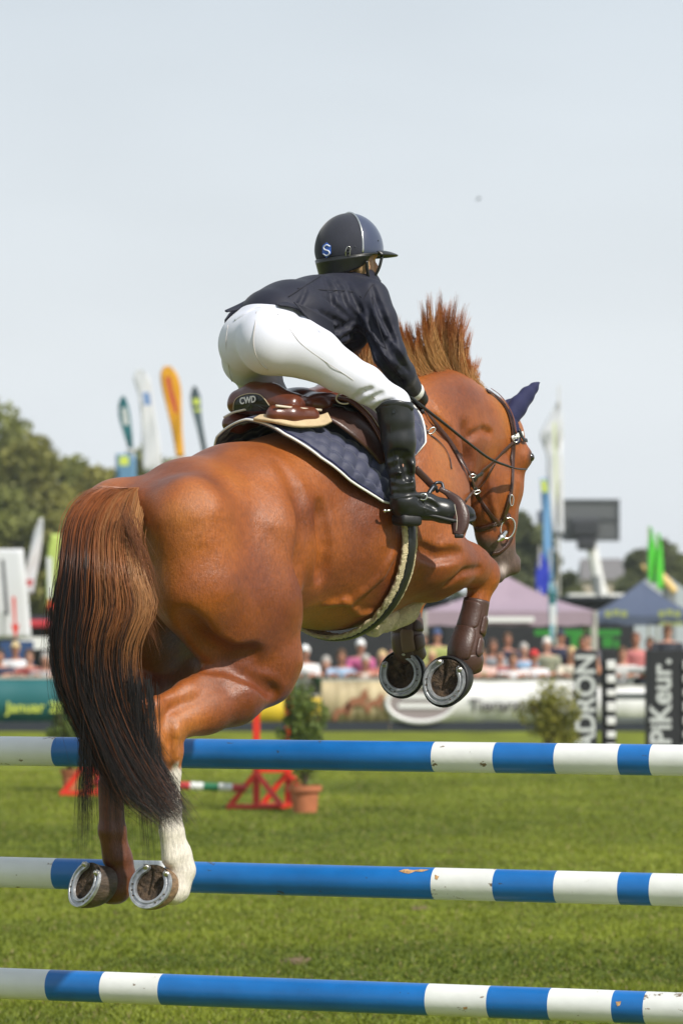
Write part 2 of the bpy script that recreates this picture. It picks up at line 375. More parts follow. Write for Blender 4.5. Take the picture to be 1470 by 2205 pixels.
# ------------------------------------------------------------------ horse
def mir(p): return (p[0], -p[1] * .92, *p[2:])
def build_horse():
    S = SDF((-1.25, -.42, .92), (1.35, .44, 3.02), .0085)
    q = lambda px, py, lat, *r: (*L(px, py, lat), *r)
    # torso
    S.chain([q(372, 1160, 0, .17), q(450, 1178, 0, .235), q(575, 1160, 0, .275), q(700, 1132, 0, .325), q(815, 1090, 0, .325), q(872, 1070, 0, .235)], k=.06, lw=.84)
    S.chain([q(300, 1085, 0, .05), q(400, 1062, 0, .08), q(500, 1042, 0, .10), q(600, 1030, 0, .10), q(700, 985, 0, .09), (*L(820, 905, 0), .08)], k=.10, lw=1.5)
    S.ell(L(725, 1180, 0), (.36, .275, .24), k=.08)
    # croup and haunches, both sides
    for near in (True, False):
        f = (lambda p: p) if near else (lambda p: (p[0], -p[1] * .62, p[2] - .035))
        S.ell(f(L(500, 1172, .10)), (.27, .150, .19), k=.10)
        S.ell(f(L(440, 1200, .125)), (.17, .125, .24), k=.08)
        if near: S.ell(f(L(585, 1095, .12)), (.14, .09, .08), k=.10)            # point of hip
    def thigh(f, hk):
        S.chain([f(q(405, 1120, .15, .14)), f(q(425, 1270, .165, .135)), f(q(490, 1390, .165, .095))], k=.05)
        S.chain([f(q(560, 1150, .165, .13)), f(q(563, 1290, .175, .125)), f(q(578, 1415, .185, .098))], k=.06)
        S.ell(f(L(505, 1290, .17)), (.20, .135, .22), k=.05)
    thigh(lambda p: p, 0); thigh(mir, 0)
    # near hind leg
    S.chain([q(586, 1425, .185, .088), q(575, 1462, .18, .078), q(500, 1500, .175, .088), q(440, 1528, .17, .073), q(368, 1562, .165, .052)], k=.035, k0=.05)
    S.chain([q(470, 1455, .17, .055), q(400, 1490, .165, .032), q(330, 1520, .16, .022), q(314, 1526, .16, .02)], k=.03)   # Achilles tendon and point of hock
    S.chain([q(323, 1530, .16, .026), q(334, 1590, .16, .028), q(348, 1660, .155, .022)], k=.035)
    S.chain([q(362, 1575, .16, .05), q(362, 1620, .155, .044), q(367, 1665, .155, .030), q(371, 1740, .15, .0265), q(374, 1790, .15, .029), q(384, 1840, .15, .038), q(390, 1872, .15, .043)], k=.02)
    S.chain([q(352, 1680, .155, .016), q(357, 1790, .15, .018), q(366, 1850, .15, .027)], k=.02)
    S.chain([q(388, 1878, .15, .041), q(378, 1915, .145, .040), q(368, 1922, .14, .040)], k=.025)
    # far hind leg (more upright, swung back)
    S.chain([q(420, 1425, -.17, .085), q(370, 1450, -.17, .088), q(300, 1500, -.17, .072), q(242, 1545, -.16, .052)], k=.035, k0=.05)
    S.chain([q(235, 1550, -.16, .055), q(236, 1620, -.15, .045), q(242, 1680, -.15, .034), q(248, 1790, -.14, .032), q(256, 1850, -.14, .040), q(261, 1885, -.14, .045)], k=.02)
    S.chain([q(226, 1690, -.15, .022), q(228, 1790, -.14, .022), q(238, 1850, -.14, .026)], k=.02)
    S.chain([q(258, 1890, -.14, .041), q(250, 1915, -.145, .042), q(235, 1918, -.15, .042)], k=.025)
    # shoulders, chest
    for near in (True, False):
        f = (lambda p: p) if near else mir
        S.ell(f(L(855, 1065, .13)), (.19, .13, .27), k=.05)
        S.ell(f(L(902, 1105, .13)), (.12, .11, .16), k=.05)
        S.ell(f(L(925, 1050, .10)), (.07, .07, .09), k=.05)
    S.ell(L(890, 1105, 0), (.14, .17, .19), k=.06)
    # near foreleg: elbow, forearm carried forward, knee, tucked cannon
    S.chain([q(905, 1150, .17, .12), q(915, 1195, .185, .125), q(955, 1213, .19, .100), q(1005, 1217, .185, .070), q(1036, 1232, .18, .054)], k=.03, k0=.06)
    S.ell(L(925, 1240, .17), (.085, .065, .088), k=.04)
    S.chain([q(985, 1180, .2, .03), q(1030, 1205, .19, .026), q(1050, 1225, .19, .02)], k=.03)
    S.ell(L(1042, 1240, .18), (.05, .05, .055), k=.03)
    S.chain([q(1038, 1252, .18, .05), q(1026, 1300, .175, .036), q(1015, 1340, .17, .031), q(1002, 1385, .165, .033), q(1000, 1415, .165, .042)], k=.02)
    S.chain([q(998, 1420, .165, .040), q(990, 1440, .16, .044)], k=.02)
    # far foreleg
    S.chain([q(870, 1190, -.17, .12), q(865, 1230, -.17, .085), q(895, 1262, -.16, .050), q(900, 1275, -.155, .046)], k=.035, k0=.05)
    S.chain([q(893, 1290, -.15, .034), q(885, 1340, -.15, .032), q(878, 1380, -.15, .036), q(885, 1402, -.15, .04), q(885, 1412, -.15, .036)], k=.02)
    # neck: deep and narrow, arched
    S.chain([q(850, 1000, 0, .20), q(905, 965, 0, .235), q(960, 935, 0, .21), q(1012, 930, 0, .155), q(1052, 920, 0, .105)], k=.05, lw=.60, k0=.08)
    S.ell(L(955, 885, 0), (.16, .08, .12), k=.05)
    S.chain([q(880, 1060, .05, .11), q(945, 1040, .03, .09), q(1000, 1000, .0, .06)], k=.05)
    # head
    S.chain([q(1058, 905, 0, .078), q(1076, 940, 0, .090), q(1083, 985, 0, .090), q(1080, 1050, 0, .080), q(1078, 1120, 0, .060), q(1078, 1180, 0, .050), q(1080, 1216, 0, .050)], k=.03, lw=.80)
    S.chain([q(1045, 975, .02, .07), q(1045, 1035, .02, .085), q(1045, 1085, .02, .075), q(1050, 1150, .01, .045), q(1060, 1205, 0, .03)], k=.03, lw=.75)
    for sg in (1, -1):
        S.ell(L(1040, 1045, 0) + np.array([0, sg * .066, 0]), (.085, .035, .105), k=.02)      # cheek
        S.ell(L(1083, 985, 0) + np.array([.034, sg * .066, 0]), (.036, .026, .034), k=.03)    # eye socket
        S.chain([(*(L(1078, 1040, 0) + np.array([0, sg * .064, 0])), .014), (*(L(1070, 1120, 0) + np.array([.01, sg * .050, 0])), .01)], k=.03)
        S.ell(L(1088, 1216, 0) + np.array([.02, sg * .028, 0]), (.028, .020, .034), k=.02)       # nostril wing
        S.ell(L(1092, 1214, 0) + np.array([.035, sg * .046, -.002]), (.014, .012, .018), k=.01, mode='cut')
    S.ell(L(1066, 1240, 0), (.030, .035, .030), k=.02)                                          # chin
    S.cone(L(1076, 1224, .05), L(1050, 1195, .06), .007, .005, k=.012, mode='cut')
    S.chain([q(1002, 925, .14, .012), q(1000, 985, .13, .016), q(1004, 1060, .12, .012)], k=.05, mode='cut')
    # veins, tendon lines and skin folds
    def surf_line(pts, r, mode, k, lift=0.0):
        out = []
        for i in range(len(pts) - 1):
            for t in np.linspace(0, 1, 6, endpoint=False):
                x = pts[i][0] * (1 - t) + pts[i + 1][0] * t; y = pts[i][1] * (1 - t) + pts[i + 1][1] * t; rr_ = ray(x, y); D = np.arange(11.3, 14.0, .006)
                w_ = np.array([0, 0, CAM_H]) + np.outer(D / rr_[1], rr_); loc = np.stack([(w_ - HO) @ HS, (w_ - HO) @ HR, w_[:, 2]], 1); v = S.sample(loc); kk = np.argmax(v < 0); p = loc[kk]
                out.append((p[0] - .0, p[1] + lift, p[2], r))
        S.chain(out, k=k, mode=mode)
    surf_line([(700, 1300), (760, 1290), (820, 1240), (850, 1180)], .0055, 'add', .02)
    surf_line([(740, 1292), (770, 1320), (800, 1318)], .0045, 'add', .018)
    surf_line([(325, 1560), (345, 1600), (360, 1650)], .006, 'add', .02)
    surf_line([(380, 1570), (372, 1610), (378, 1650)], .005, 'add', .02)
    surf_line([(430, 1440), (480, 1432), (560, 1470), (600, 1500)], .004, 'cut', .04)
    surf_line([(400, 1330), (440, 1390), (500, 1420), (560, 1412)], .006, 'cut', .06)
    surf_line([(900, 1180), (940, 1200), (1000, 1190)], .006, 'cut', .035)
    surf_line([(960, 1260), (1000, 1230), (1040, 1225)], .005, 'cut', .02)
    surf_line([(930, 900), (970, 940), (1000, 1010)], .006, 'cut', .04)
    surf_line([(1010, 940), (1040, 925), (1060, 935)], .004, 'cut', .02)
    surf_line([(1050, 1010), (1060, 1080), (1070, 1130)], .004, 'add', .018)
    surf_line([(690, 1090), (700, 1180), (690, 1260)], .004, 'cut', .05)
    # muscle grooves
    S.chain([q(610, 985, .20, .006), q(655, 1065, .27, .020), q(672, 1130, .295, .036), q(664, 1210, .295, .045), q(652, 1290, .26, .03)], k=.05, mode='cut')
    S.chain([q(880, 1130, .33, .012), q(905, 1040, .30, .012)], k=.05, mode='cut')
    V, Q = S.skin(smooth=2)
    return S, V, Q
HORSE_S, hV, hQ = build_horse()
hW = toW(hV)
horse = thing('horse', toW(np.array([-.3, 0, 1.0])), 'chestnut show jumping horse with flying mane and black-tipped tail, leaping over blue and white poles', 'horse', rz=math.pi / 2 - TH)
def coat_colours(V, Wd):
    n1 = vnoise(V, 3.2, 1); n2 = vnoise(V, 9, 2); n3 = vnoise(V, 40, 3)
    base = np.array([.275, .074, .0105]); dark = np.array([.135, .030, .0055]); light = np.array([.36, .122, .020])
    t = np.clip(.5 + (n1 - .5) * 1.3 + (n2 - .5) * .7 + (n3 - .5) * .12, 0, 1)[:, None]
    col = np.where(t < .5, dark + (base - dark) * (t * 2), base + (light - base) * (t * 2 - 1))
    def mixc(m, c): nonlocal col; col = col * (1 - m[:, None]) + np.array(c) * m[:, None]
    # pale flank and belly, dark stifle fold
    s, lat, z = V.T
    hock = L(362, 1655, .155)
    wob = (vnoise(V, 30, 5) - .5) * .05
    near_hind = sstep(.0, .03, lat) * (s < -.35) * (z < 1.75)
    mixc(near_hind * sstep(.012, -.012, z - hock[2] + wob), (.62, .57, .50))                 # white stocking
    far_hind = (lat < -.03) * (s < -.5) * sstep(1.75, 1.45, z); mixc(far_hind * .8, (.065, .020, .009))  # darker far lower leg: the shade it stands in is put into the coat colour
    cz = L(885, 1300, -.15)
    mz = L(1080, 1165, 0)                                                                    # grey muzzle
    head = (s > L(1020, 1200, 0)[0]) * (np.abs(lat) < .1) * (z > 1.9)
    mixc(head * sstep(.03, -.03, z - mz[2] + wob * .6 + (n2 - .5) * .04) * .85, (.075, .058, .05))
    snip = L(1078, 1226, .02)
    mixc(head * np.exp(-((s - snip[0] - .0) ** 2 + (z - snip[2]) ** 2) / .0003) * (lat > 0) * .7, (.6, .5, .45))
    eye = L(1083, 985, 0) + np.array([.048, .086, 0])
    d = np.linalg.norm(V - eye, axis=1); mixc(sstep(.036, .018, d) * .8, (.05, .025, .015))
    return col
M_coat = mat('horse_coat', (.3, .1, .03), .46, var=.22, vscale=170, bump=.24, bscale=380, attr='coat', stretch=(1, 1, .3), spec=.5, sheen=.04)
vol = np.einsum('ij,ij->i', hW[hQ[:, 0]], np.cross(hW[hQ[:, 1]], hW[hQ[:, 2]])).sum(); print('VOL', vol, len(hW))
def coat_detail(m):
    n = m.node_tree.nodes; l = m.node_tree.links; b = n['Principled BSDF']; bp = [x for x in n if x.type == 'BUMP'][0]
    tcn = [x for x in n if x.type == 'TEX_COORD'][0]
    nz = n.new('ShaderNodeTexNoise'); nz.inputs['Scale'].default_value = 11; nz.inputs['Detail'].default_value = 5; l.new(tcn.outputs['Object'], nz.inputs['Vector'])
    b2 = n.new('ShaderNodeBump'); b2.inputs['Strength'].default_value = .34; b2.inputs['Distance'].default_value = .02; l.new(nz.outputs[0], b2.inputs['Height']); l.new(b2.outputs[0], bp.inputs['Normal'])
    mr_ = n.new('ShaderNodeMapRange'); mr_.inputs[1].default_value = .35; mr_.inputs[2].default_value = .65; mr_.inputs[3].default_value = .33; mr_.inputs[4].default_value = .58
    n3 = n.new('ShaderNodeTexNoise'); n3.inputs['Scale'].default_value = 6; n3.inputs['Detail'].default_value = 6; l.new(tcn.outputs['Object'], n3.inputs['Vector']); l.new(n3.outputs[0], mr_.inputs[0]); l.new(mr_.outputs[0], b.inputs['Roughness'])
coat_detail(M_coat)
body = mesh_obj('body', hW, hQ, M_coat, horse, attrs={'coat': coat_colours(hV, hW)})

def eyeball():
    for sg in (1, -1):
        p = L(1083, 985, 0) + np.array([.048, sg * .080, .0]); c = toW(p); bm = bmesh.new(); bmesh.ops.create_uvsphere(bm, u_segments=20, v_segments=12, radius=.017); V = [np.array(v.co[:]) + c for v in bm.verts]; bm.verts.index_update(); Fc = [[v.index for v in f.verts] for f in bm.faces]; bm.free()
        mesh_obj('eye', V, Fc, M_eye, horse)
M_eye = mat('dark_eye', (.012, .007, .005), .06, coat=1)
eyeball()
# ------------------------------------------------------------------ horse parts: hooves and shoes
M_horn = mat('hoof_horn', (.065, .045, .032), .6, var=.5, vscale=25, bump=.4, bscale=50, stretch=(1, 1, 3))
M_sole = mat('hoof_sole', (.060, .038, .022), .9, var=.7, vscale=40, bump=1.0, bscale=90)
M_shoe = mat('shoe_steel', (.40, .41, .43), .48, metal=.65, var=.3, vscale=45, bump=.3, bscale=120)
M_stud = mat('stud_steel', (.42, .40, .34), .35, metal=1, var=.3, vscale=100)
M_rubber = mat('black_rubber', (.012, .012, .013), .55, bump=.1)
def hoof(c, n, toe, wd, ln, pastern, bell=False, horn=None):
    n = nrm(n); toe = np.array(toe, float); toe = nrm(toe - n * (toe @ n)); side = np.cross(toe, n)
    c = np.array(c, float); K = 40
    def outl(a, sc=1.0, ww=1.0):          # round toe, flatter heel
        ca, sa = math.cos(a), math.sin(a); rr = 1.0 - .10 * max(0, -ca) ** 2
        return toe * (ca * ln / 2 * sc * rr) + side * (sa * wd / 2 * sc * ww * (1 - .06 * max(0, -ca)))
    mb = MB(); rings = [(0, 1.0, 0), (.010, 1.0, 0), (.035, .95, -.004), (.060, .88, -.012), (.078, .80, -.02), (.095, .62, -.03)]
    V = []
    for h, sc, sh in rings:
        for k in range(K):
            a = 2 * math.pi * k / K
            V.append(c - n * h * (1.0 - .28 * (1 - math.cos(a)) / 2) + outl(a, sc) + toe * sh)
    Fc = [(i * K + k, (i + 1) * K + k, (i + 1) * K + (k + 1) % K, i * K + (k + 1) % K) for i in range(len(rings) - 1) for k in range(K)]
    mb.add(V, Fc, 0); mb.add([V[(len(rings) - 1) * K + k] for k in range(K)], [tuple(range(K))], 0)
    # sole: concave dish with a ridged frog
    V = []; R = 9
    for i in range(R):
        q = 1 - i / (R - 1)
        for k in range(K):
            a = 2 * math.pi * k / K; p = outl(a, q * .999)
            x = p @ toe / (ln / 2); y = p @ side / (wd / 2)
            dep = -.010 * (1 - q ** 4)
            fr = max(0, 1 - abs(abs(y) - .0) / max(.04, .34 * (.35 - x) * .8)) if x < .35 else 0
            gr = math.exp(-((abs(y) - .30 * max(0, .45 - x)) / .06) ** 2) if x < .4 else 0
            V.append(c + p + n * (dep + .007 * fr ** .6 * (q < .98) - .006 * gr * (q < .98)))
    mb.add(V, [(i * K + k, i * K + (k + 1) % K, (i + 1) * K + (k + 1) % K, (i + 1) * K + k) for i in range(R - 1) for k in range(K)], 1)
    h = mb.build('hoof', [horn or M_horn, M_sole], horse, smooth=True)
    # shoe: open U, heels apart, fuller groove and studs
    sm = MB(); V = []; N = 36; a0 = math.radians(152)
    sec = [(1.02, .000), (1.02, .010), (.93, .011), (.895, .0065), (.83, .0065), (.79, .011), (.69, .010), (.68, .0)]
    for i in range(N + 1):
        a = -a0 + 2 * a0 * i / N
        en = min(1, min(i, N - i) / 1.5)
        for (q, z) in sec:
            qq = q + (.88 - q) * (1 - en) * .6
            V.append(c + outl(a, qq) + n * (z + .001))
    m = len(sec); Fc = [(i * m + k, i * m + (k + 1) % m, (i + 1) * m + (k + 1) % m, (i + 1) * m + k) for i in range(N) for k in range(m)]
    Fc += [tuple(range(m))[::-1], tuple(N * m + k for k in range(m))]; sm.add(V, Fc)
    sh = sm.build('horseshoe', M_shoe, None); C.objects.unlink(sh); C.objects.link(sh)
    # re-parent as a sub-part of the hoof
    w_in = np.array(ROOT[horse]); co = np.array(V) @ w_in[:3, :3].T + w_in[:3, 3]
    sh.data.vertices.foreach_set('co', co.astype(np.float32).ravel()); sh.location = (0, 0, 0); sh.parent = h; ROOT[h] = ROOT[horse]; ROOT[sh] = ROOT[horse]; sh.data.update()
    for a in (-1.35, -1.05, -.75, .75, 1.05, 1.35):
        p = c + outl(a, .867) + n * .0085; MB().box(p, (.006, .0045, .004)).build('nail', M_horn, h)
    for a in (-2.45, 2.45):
        p = c + outl(a, .885) + n * .008; st = MB()
        st.tube([p, p + n * .004, p + n * .004, p + n * .013, p + n * .015], [.010, .010, .0075, .0065, .003], 8); st.build('stud', M_stud, h, smooth=True)
    # pastern joins the hoof to the leg
    if bell:
        b = MB(); V = []; rr = [(-.002, 1.10), (.006, 1.13), (.03, 1.08), (.06, .98), (.085, .80), (.10, .66)]
        for hh, sc in rr:
            for k in range(K): V.append(c - n * hh + outl(2 * math.pi * k / K, sc) - toe * hh * .25)
        Fc = [(i * K + k, (i + 1) * K + k, (i + 1) * K + (k + 1) % K, i * K + (k + 1) % K) for i in range(len(rr) - 1) for k in range(K)]
        b.add(V, Fc); o = b.build('bell_boot', M_rubber, horse, smooth=True)
        so_ = o.modifiers.new('thickness', 'SOLIDIFY'); so_.thickness = .004; so_.offset = 1
    return h
def img_dir(dx, dy, back): return np.array([dx, back, -dy])
hoof(W(958, 1466, .155), (-.42, -.90, .12), img_dir(-.35, .93, 0), .150, .165, None, True)
hoof(W(863, 1450, -.15), (-.38, -.92, .12), img_dir(.45, .88, 0), .150, .160, None, True)
M_horn_pale = mat('hoof_horn_pale', (.19, .115, .06), .6, var=.5, vscale=25, bump=.4, bscale=50, stretch=(1, 1, 3))
hoof(W(326, 1908, .145), (-.38, -.86, .36), img_dir(-.22, .97, .1), .140, .150, None, False, M_horn_pale)
hoof(W(186, 1904, -.165), (-.72, -.62, .34), img_dir(-.32, .93, .15), .140, .155, None, False)

# ------------------------------------------------------------------ brown tendon boots on the forelegs
M_boot_leather = mat('brown_boot_leather', (.062, .028, .020), .42, var=.2, vscale=12, bump=.15, bscale=150)
M_boot_lining = mat('boot_lining', (.16, .10, .06), .7)
def leg_boot(pts, name='tendon_boot'):
    pts = np.array(pts); p = spline(pts, 5); r = p[:, 3]
    mb = MB(); mb.tube(toW(p[:, :3]), r, 20, caps=False)
    b = mb.build(name, M_boot_leather, horse, smooth=True)
    m = b.modifiers.new('thickness', 'SOLIDIFY'); m.thickness = .005
    return b
q4 = lambda px, py, lat, r: (*L(px, py, lat), r)
NB = [q4(1026, 1292, .178, .040), q4(1021, 1318, .175, .041), q4(1014, 1345, .172, .043), q4(1008, 1370, .17, .046), q4(1000, 1400, .168, .052), q4(1003, 1424, .165, .055), q4(1006, 1446, .163, .045)]; leg_boot(NB)
FB = [q4(878, 1318, -.15, .040), q4(876, 1345, -.15, .047), q4(876, 1372, -.15, .050), q4(880, 1398, -.15, .050), q4(889, 1418, -.15, .045)]; leg_boot(FB)
# raised shell panels and straps of the boots (each strap wraps the outside of the boot)
def strap_tab(c, u, n, wd, ht, name, m, parent, thick=.008, bev=.006):
    u = nrm(u); n = nrm(np.array(n) - u * (np.array(n) @ u)); v = np.cross(n, u)
    mb = MB(); mb.box(c, (wd, ht, thick), R=np.stack([u, v, n], 1), bev=bev); return mb.build(name, m, parent, smooth=True)

def leg_patch(pts, t0, t1, a0, a1, off, name, m, parent, thick=.007, pw=4):
    """a rounded panel curved round the leg: t along it, a the angle round it (0 faces the camera, + to the right)"""
    p = spline(np.array(pts), 8); Wp = toW(p[:, :3]); n = len(p); T = np.gradient(Wp, axis=0)
    NU, NV = 14, 14; G = []
    for i in range(NU + 1):
        for j in range(NV + 1):
            x, y = 2 * i / NU - 1, 2 * j / NV - 1
            g = (abs(x) ** pw + abs(y) ** pw) ** (1 / pw); e = max(abs(x), abs(y)); sc = e / g if g > 0 else 1
            x, y = x * sc, y * sc
            t = (t0 + t1) / 2 + (t1 - t0) / 2 * x; a = (a0 + a1) / 2 + (a1 - a0) / 2 * y
            q = t * (n - 1); k = min(int(q), n - 2); f = q - k
            c = Wp[k] * (1 - f) + Wp[k + 1] * f; r = p[k, 3] * (1 - f) + p[k + 1, 3] * f; tt = nrm(T[k] * (1 - f) + T[k + 1] * f)
            v = np.array([0, -1., 0]); v = nrm(v - tt * (v @ tt)); u = np.cross(tt, v); u = u if u[0] > 0 else -u
            edge = 1 - max(abs(x), abs(y)) ** 6 * .6
            aa = math.radians(a); G.append(c + (v * math.cos(aa) + u * math.sin(aa)) * (r + off * edge))
    Q = [(i * (NV + 1) + j, i * (NV + 1) + j + 1, (i + 1) * (NV + 1) + j + 1, (i + 1) * (NV + 1) + j) for i in range(NU) for j in range(NV)]
    o = mesh_obj(name, G, Q, m, parent); sm = o.modifiers.new('thickness', 'SOLIDIFY'); sm.thickness = thick; sm.offset = 0; return o
for t0, t1, a0, a1, off in ((.04, .42, -75, 30, .004), (.40, .74, -95, 25, .005), (.70, .97, -60, 70, .003)):
    leg_patch(NB, t0, t1, a0, a1, off, 'boot_shell', M_boot_leather, horse)
for t0, t1 in ((.20, .46), (.50, .74)):
    leg_patch(NB, t0, t1, 40, 112, .010, 'boot_strap', M_boot_leather, horse, .005, 8)
for t0, t1, a0, a1, off in ((.04, .40, -80, 20, .004), (.42, .9, -80, 10, .004)):
    leg_patch(FB, t0, t1, a0, a1, off, 'boot_shell', M_boot_leather, horse)
for t0, t1 in ((.1, .38), (.45, .75)):
    leg_patch(FB, t0, t1, 25, 100, .008, 'boot_strap', M_boot_leather, horse, .005, 8)
leg_patch(FB, .35, .72, -25, 22, .010, 'boot_lining', M_boot_lining, horse, .004, 5)

# ------------------------------------------------------------------ hair
def strands(name, curves, radii, cols, m, parent, sides=3):
    """curves (n, k, 3) world, radii (n, k), cols (n, k, 3): one mesh of fine tapered hairs"""
    n, k, _ = curves.shape; T = np.gradient(curves, axis=1); T /= np.linalg.norm(T, axis=2, keepdims=True) + 1e-9
    ref = np.array([0, 1., 0]); U = np.cross(T, ref); U /= np.linalg.norm(U, axis=2, keepdims=True) + 1e-9; B = np.cross(T, U)
    V = np.stack([curves + radii[..., None] * (math.cos(2 * math.pi * j / sides) * U + math.sin(2 * math.pi * j / sides) * B) for j in range(sides)], 2)
    V = V.reshape(-1, 3); c = np.repeat(cols[:, :, None, :], sides, 2).reshape(-1, 3)
    base = (np.arange(n)[:, None, None] * k + np.arange(k - 1)[None, :, None]) * sides + np.arange(sides)[None, None, :]
    nxt = (np.arange(n)[:, None, None] * k + np.arange(k - 1)[None, :, None]) * sides + ((np.arange(sides) + 1) % sides)[None, None, :]
    Q = np.stack([base, nxt, nxt + sides, base + sides], -1).reshape(-1, 4)
    return mesh_obj(name, V, Q, m, parent, attrs={'coat': c})
TABS = {}
def interp(tab, t):
    tab = TABS.setdefault(id(tab), spline(np.array(tab, float), 8)); return np.stack([np.interp(t, tab[:, 0], tab[:, i]) for i in range(1, tab.shape[1])], -1)
M_hair = mat('horse_hair', (.2, .07, .02), .36, attr='coat', spec=.5, trans=.12)
def tail():
    tab = []
    for r in [(0, 262, 1050, 304, 1050), (.04, 222, 1049, 306, 1062), (.10, 176, 1078, 302, 1100), (.17, 146, 1132, 292, 1160), (.27, 132, 1225, 304, 1235), (.36, 118, 1310, 322, 1310),
              (.47, 113, 1400, 288, 1400), (.6, 132, 1500, 292, 1500), (.72, 178, 1595, 318, 1590), (.84, 214, 1670, 352, 1655), (.93, 262, 1725, 388, 1712), (1.0, 335, 1768, 408, 1745)]: tab.append(r)
    NC, NS, K = 300, 24, 24; tt = np.linspace(0, 1, K); cv = []; rd = []; cl = []
    for c in range(NC):
        uc = RNG.beta(1.15, 1.15); vc = RNG.uniform(-1, 1); lenc = np.clip(1.02 - RNG.exponential(.11), .40, 1.03)
        if uc < .18: lenc *= RNG.uniform(.75, 1.02)
        short = RNG.random() < .16
        if short: lenc = RNG.uniform(.25, .5)
        sw = RNG.normal(0, .09); tone = RNG.random(); swy = RNG.uniform(0, 6.28)
        for j in range(NS):
            du, dv = RNG.normal(0, .058), RNG.normal(0, .25); t1 = lenc * RNG.uniform(.88, 1.04); ts = tt * t1
            cl_ = .30 + .9 * np.exp(-3 * tt) - .12 * tt
            u = uc + du * cl_ * (1.3 if RNG.random() < .1 else 1) + sw * np.sin(ts * 5 + swy) * ts + RNG.normal(0, .03) * ts ** 2 + .006 * np.sin(ts * RNG.uniform(8, 22) + RNG.uniform(0, 6.3)) * ts
            if RNG.random() < .05: u = u + RNG.normal(0, .20) * ts ** 1.5
            bb = interp(tab, np.clip(ts, 0, 1))
            px = bb[:, 0] + (bb[:, 2] - bb[:, 0]) * u; py = bb[:, 1] + (bb[:, 3] - bb[:, 1]) * u
            over = np.clip(ts - .85, 0, 1); py = py + over * 170 * RNG.uniform(-.4, 1.3); px = px + over * 120 * RNG.uniform(-1, 1); px = px + RNG.normal(0, 7) * ts ** 2 + RNG.normal(0, 5) * np.sin(ts * RNG.uniform(3, 9) + RNG.uniform(0, 6.3)) * ts
            D = 11.99 - .24 * sstep(0, .3, ts) - .06 * ts - (vc + dv * cl_) * .07 * np.sqrt(np.clip(1 - (2 * np.clip(u, .02, .98) - 1) ** 2, .05, 1)) * (.25 + .75 * sstep(0, .15, ts)) + .04 * (u - .5)
            rx = (px - 735) / F; ry = (1102.5 - py) / F
            den = math.cos(PITCH) - ry * math.sin(PITCH)
            pts = np.stack([rx / den * D, D, CAM_H + (math.sin(PITCH) + ry * math.cos(PITCH)) / den * D], 1)
            cv.append(pts); rd.append(.00085 * RNG.uniform(.6, 1.25) * np.clip(1.15 - tt ** 3 * .95, .12, 1))
            tan = np.array([.40, .20, .08]); aub = np.array([.27, .078, .018]); blk = np.array([.013, .0095, .009])
            um = np.clip(uc + RNG.normal(0, .12), 0, 1)
            lt = np.clip((um - .35) * 1.7, 0, 1) * (.35 + .65 * (tone > .45)) * np.exp(-((ts - .12) / .42) ** 2)
            base = aub * (1 - lt[:, None]) + tan * lt[:, None]
            bstart = .05 + .22 * um + .20 * tone * (um > .45) + RNG.normal(0, .06)
            bk = sstep(bstart, bstart + .22, ts)[:, None] * (1 if RNG.random() > .12 else .55)
            rr = base * (1 - bk) + blk * bk; cl.append(rr * RNG.uniform(.85, 1.15))
    # loose wisps at the bottom
    for (x0, y0, x1, y1, n) in ((200, 1640, 176, 1825, 120), (215, 1660, 195, 1800, 90), (300, 1700, 318, 1850, 70), (285, 1700, 275, 1800, 60), (330, 1700, 352, 1830, 60), (150, 1500, 125, 1600, 14), (255, 1700, 245, 1790, 60), (130, 1330, 96, 1440, 12), (300, 1180, 345, 1290, 40), (300, 1290, 338, 1390, 30), (295, 1230, 330, 1330, 60), (285, 1150, 318, 1240, 60)):
        ox = RNG.normal(0, 6)
        for j in range(n):
            a = np.array([x0 + RNG.normal(0, 10), y0 + RNG.normal(0, 14)]); b = np.array([x1 + RNG.normal(0, 12), y1 + RNG.normal(0, 22)])
            a[1] -= 230 if y0 > 1480 else 40; a[0] -= 10 if y0 > 1480 else 14; mid = (a + b) / 2 + RNG.normal(0, 3, 2); p2 = np.outer((1 - tt) ** 2, a) + np.outer(2 * tt * (1 - tt), mid) + np.outer(tt ** 2, b)
            d0_ = (11.70 if y0 > 1480 else 11.78) + RNG.normal(0, .03); pts = np.array([P(x, y, d0_ + .0 * x) for x, y in p2]); cv.append(pts)
            rd.append(.0010 * (1.05 - tt)); up_ = y0 < 1350
            cl.append(np.tile(np.array([.15, .05, .017]) if up_ else np.array([.014, .011, .011]), (K, 1)))
    strands('tail', np.array(cv), np.array(rd), np.array(cl), M_hair, horse)
tail()
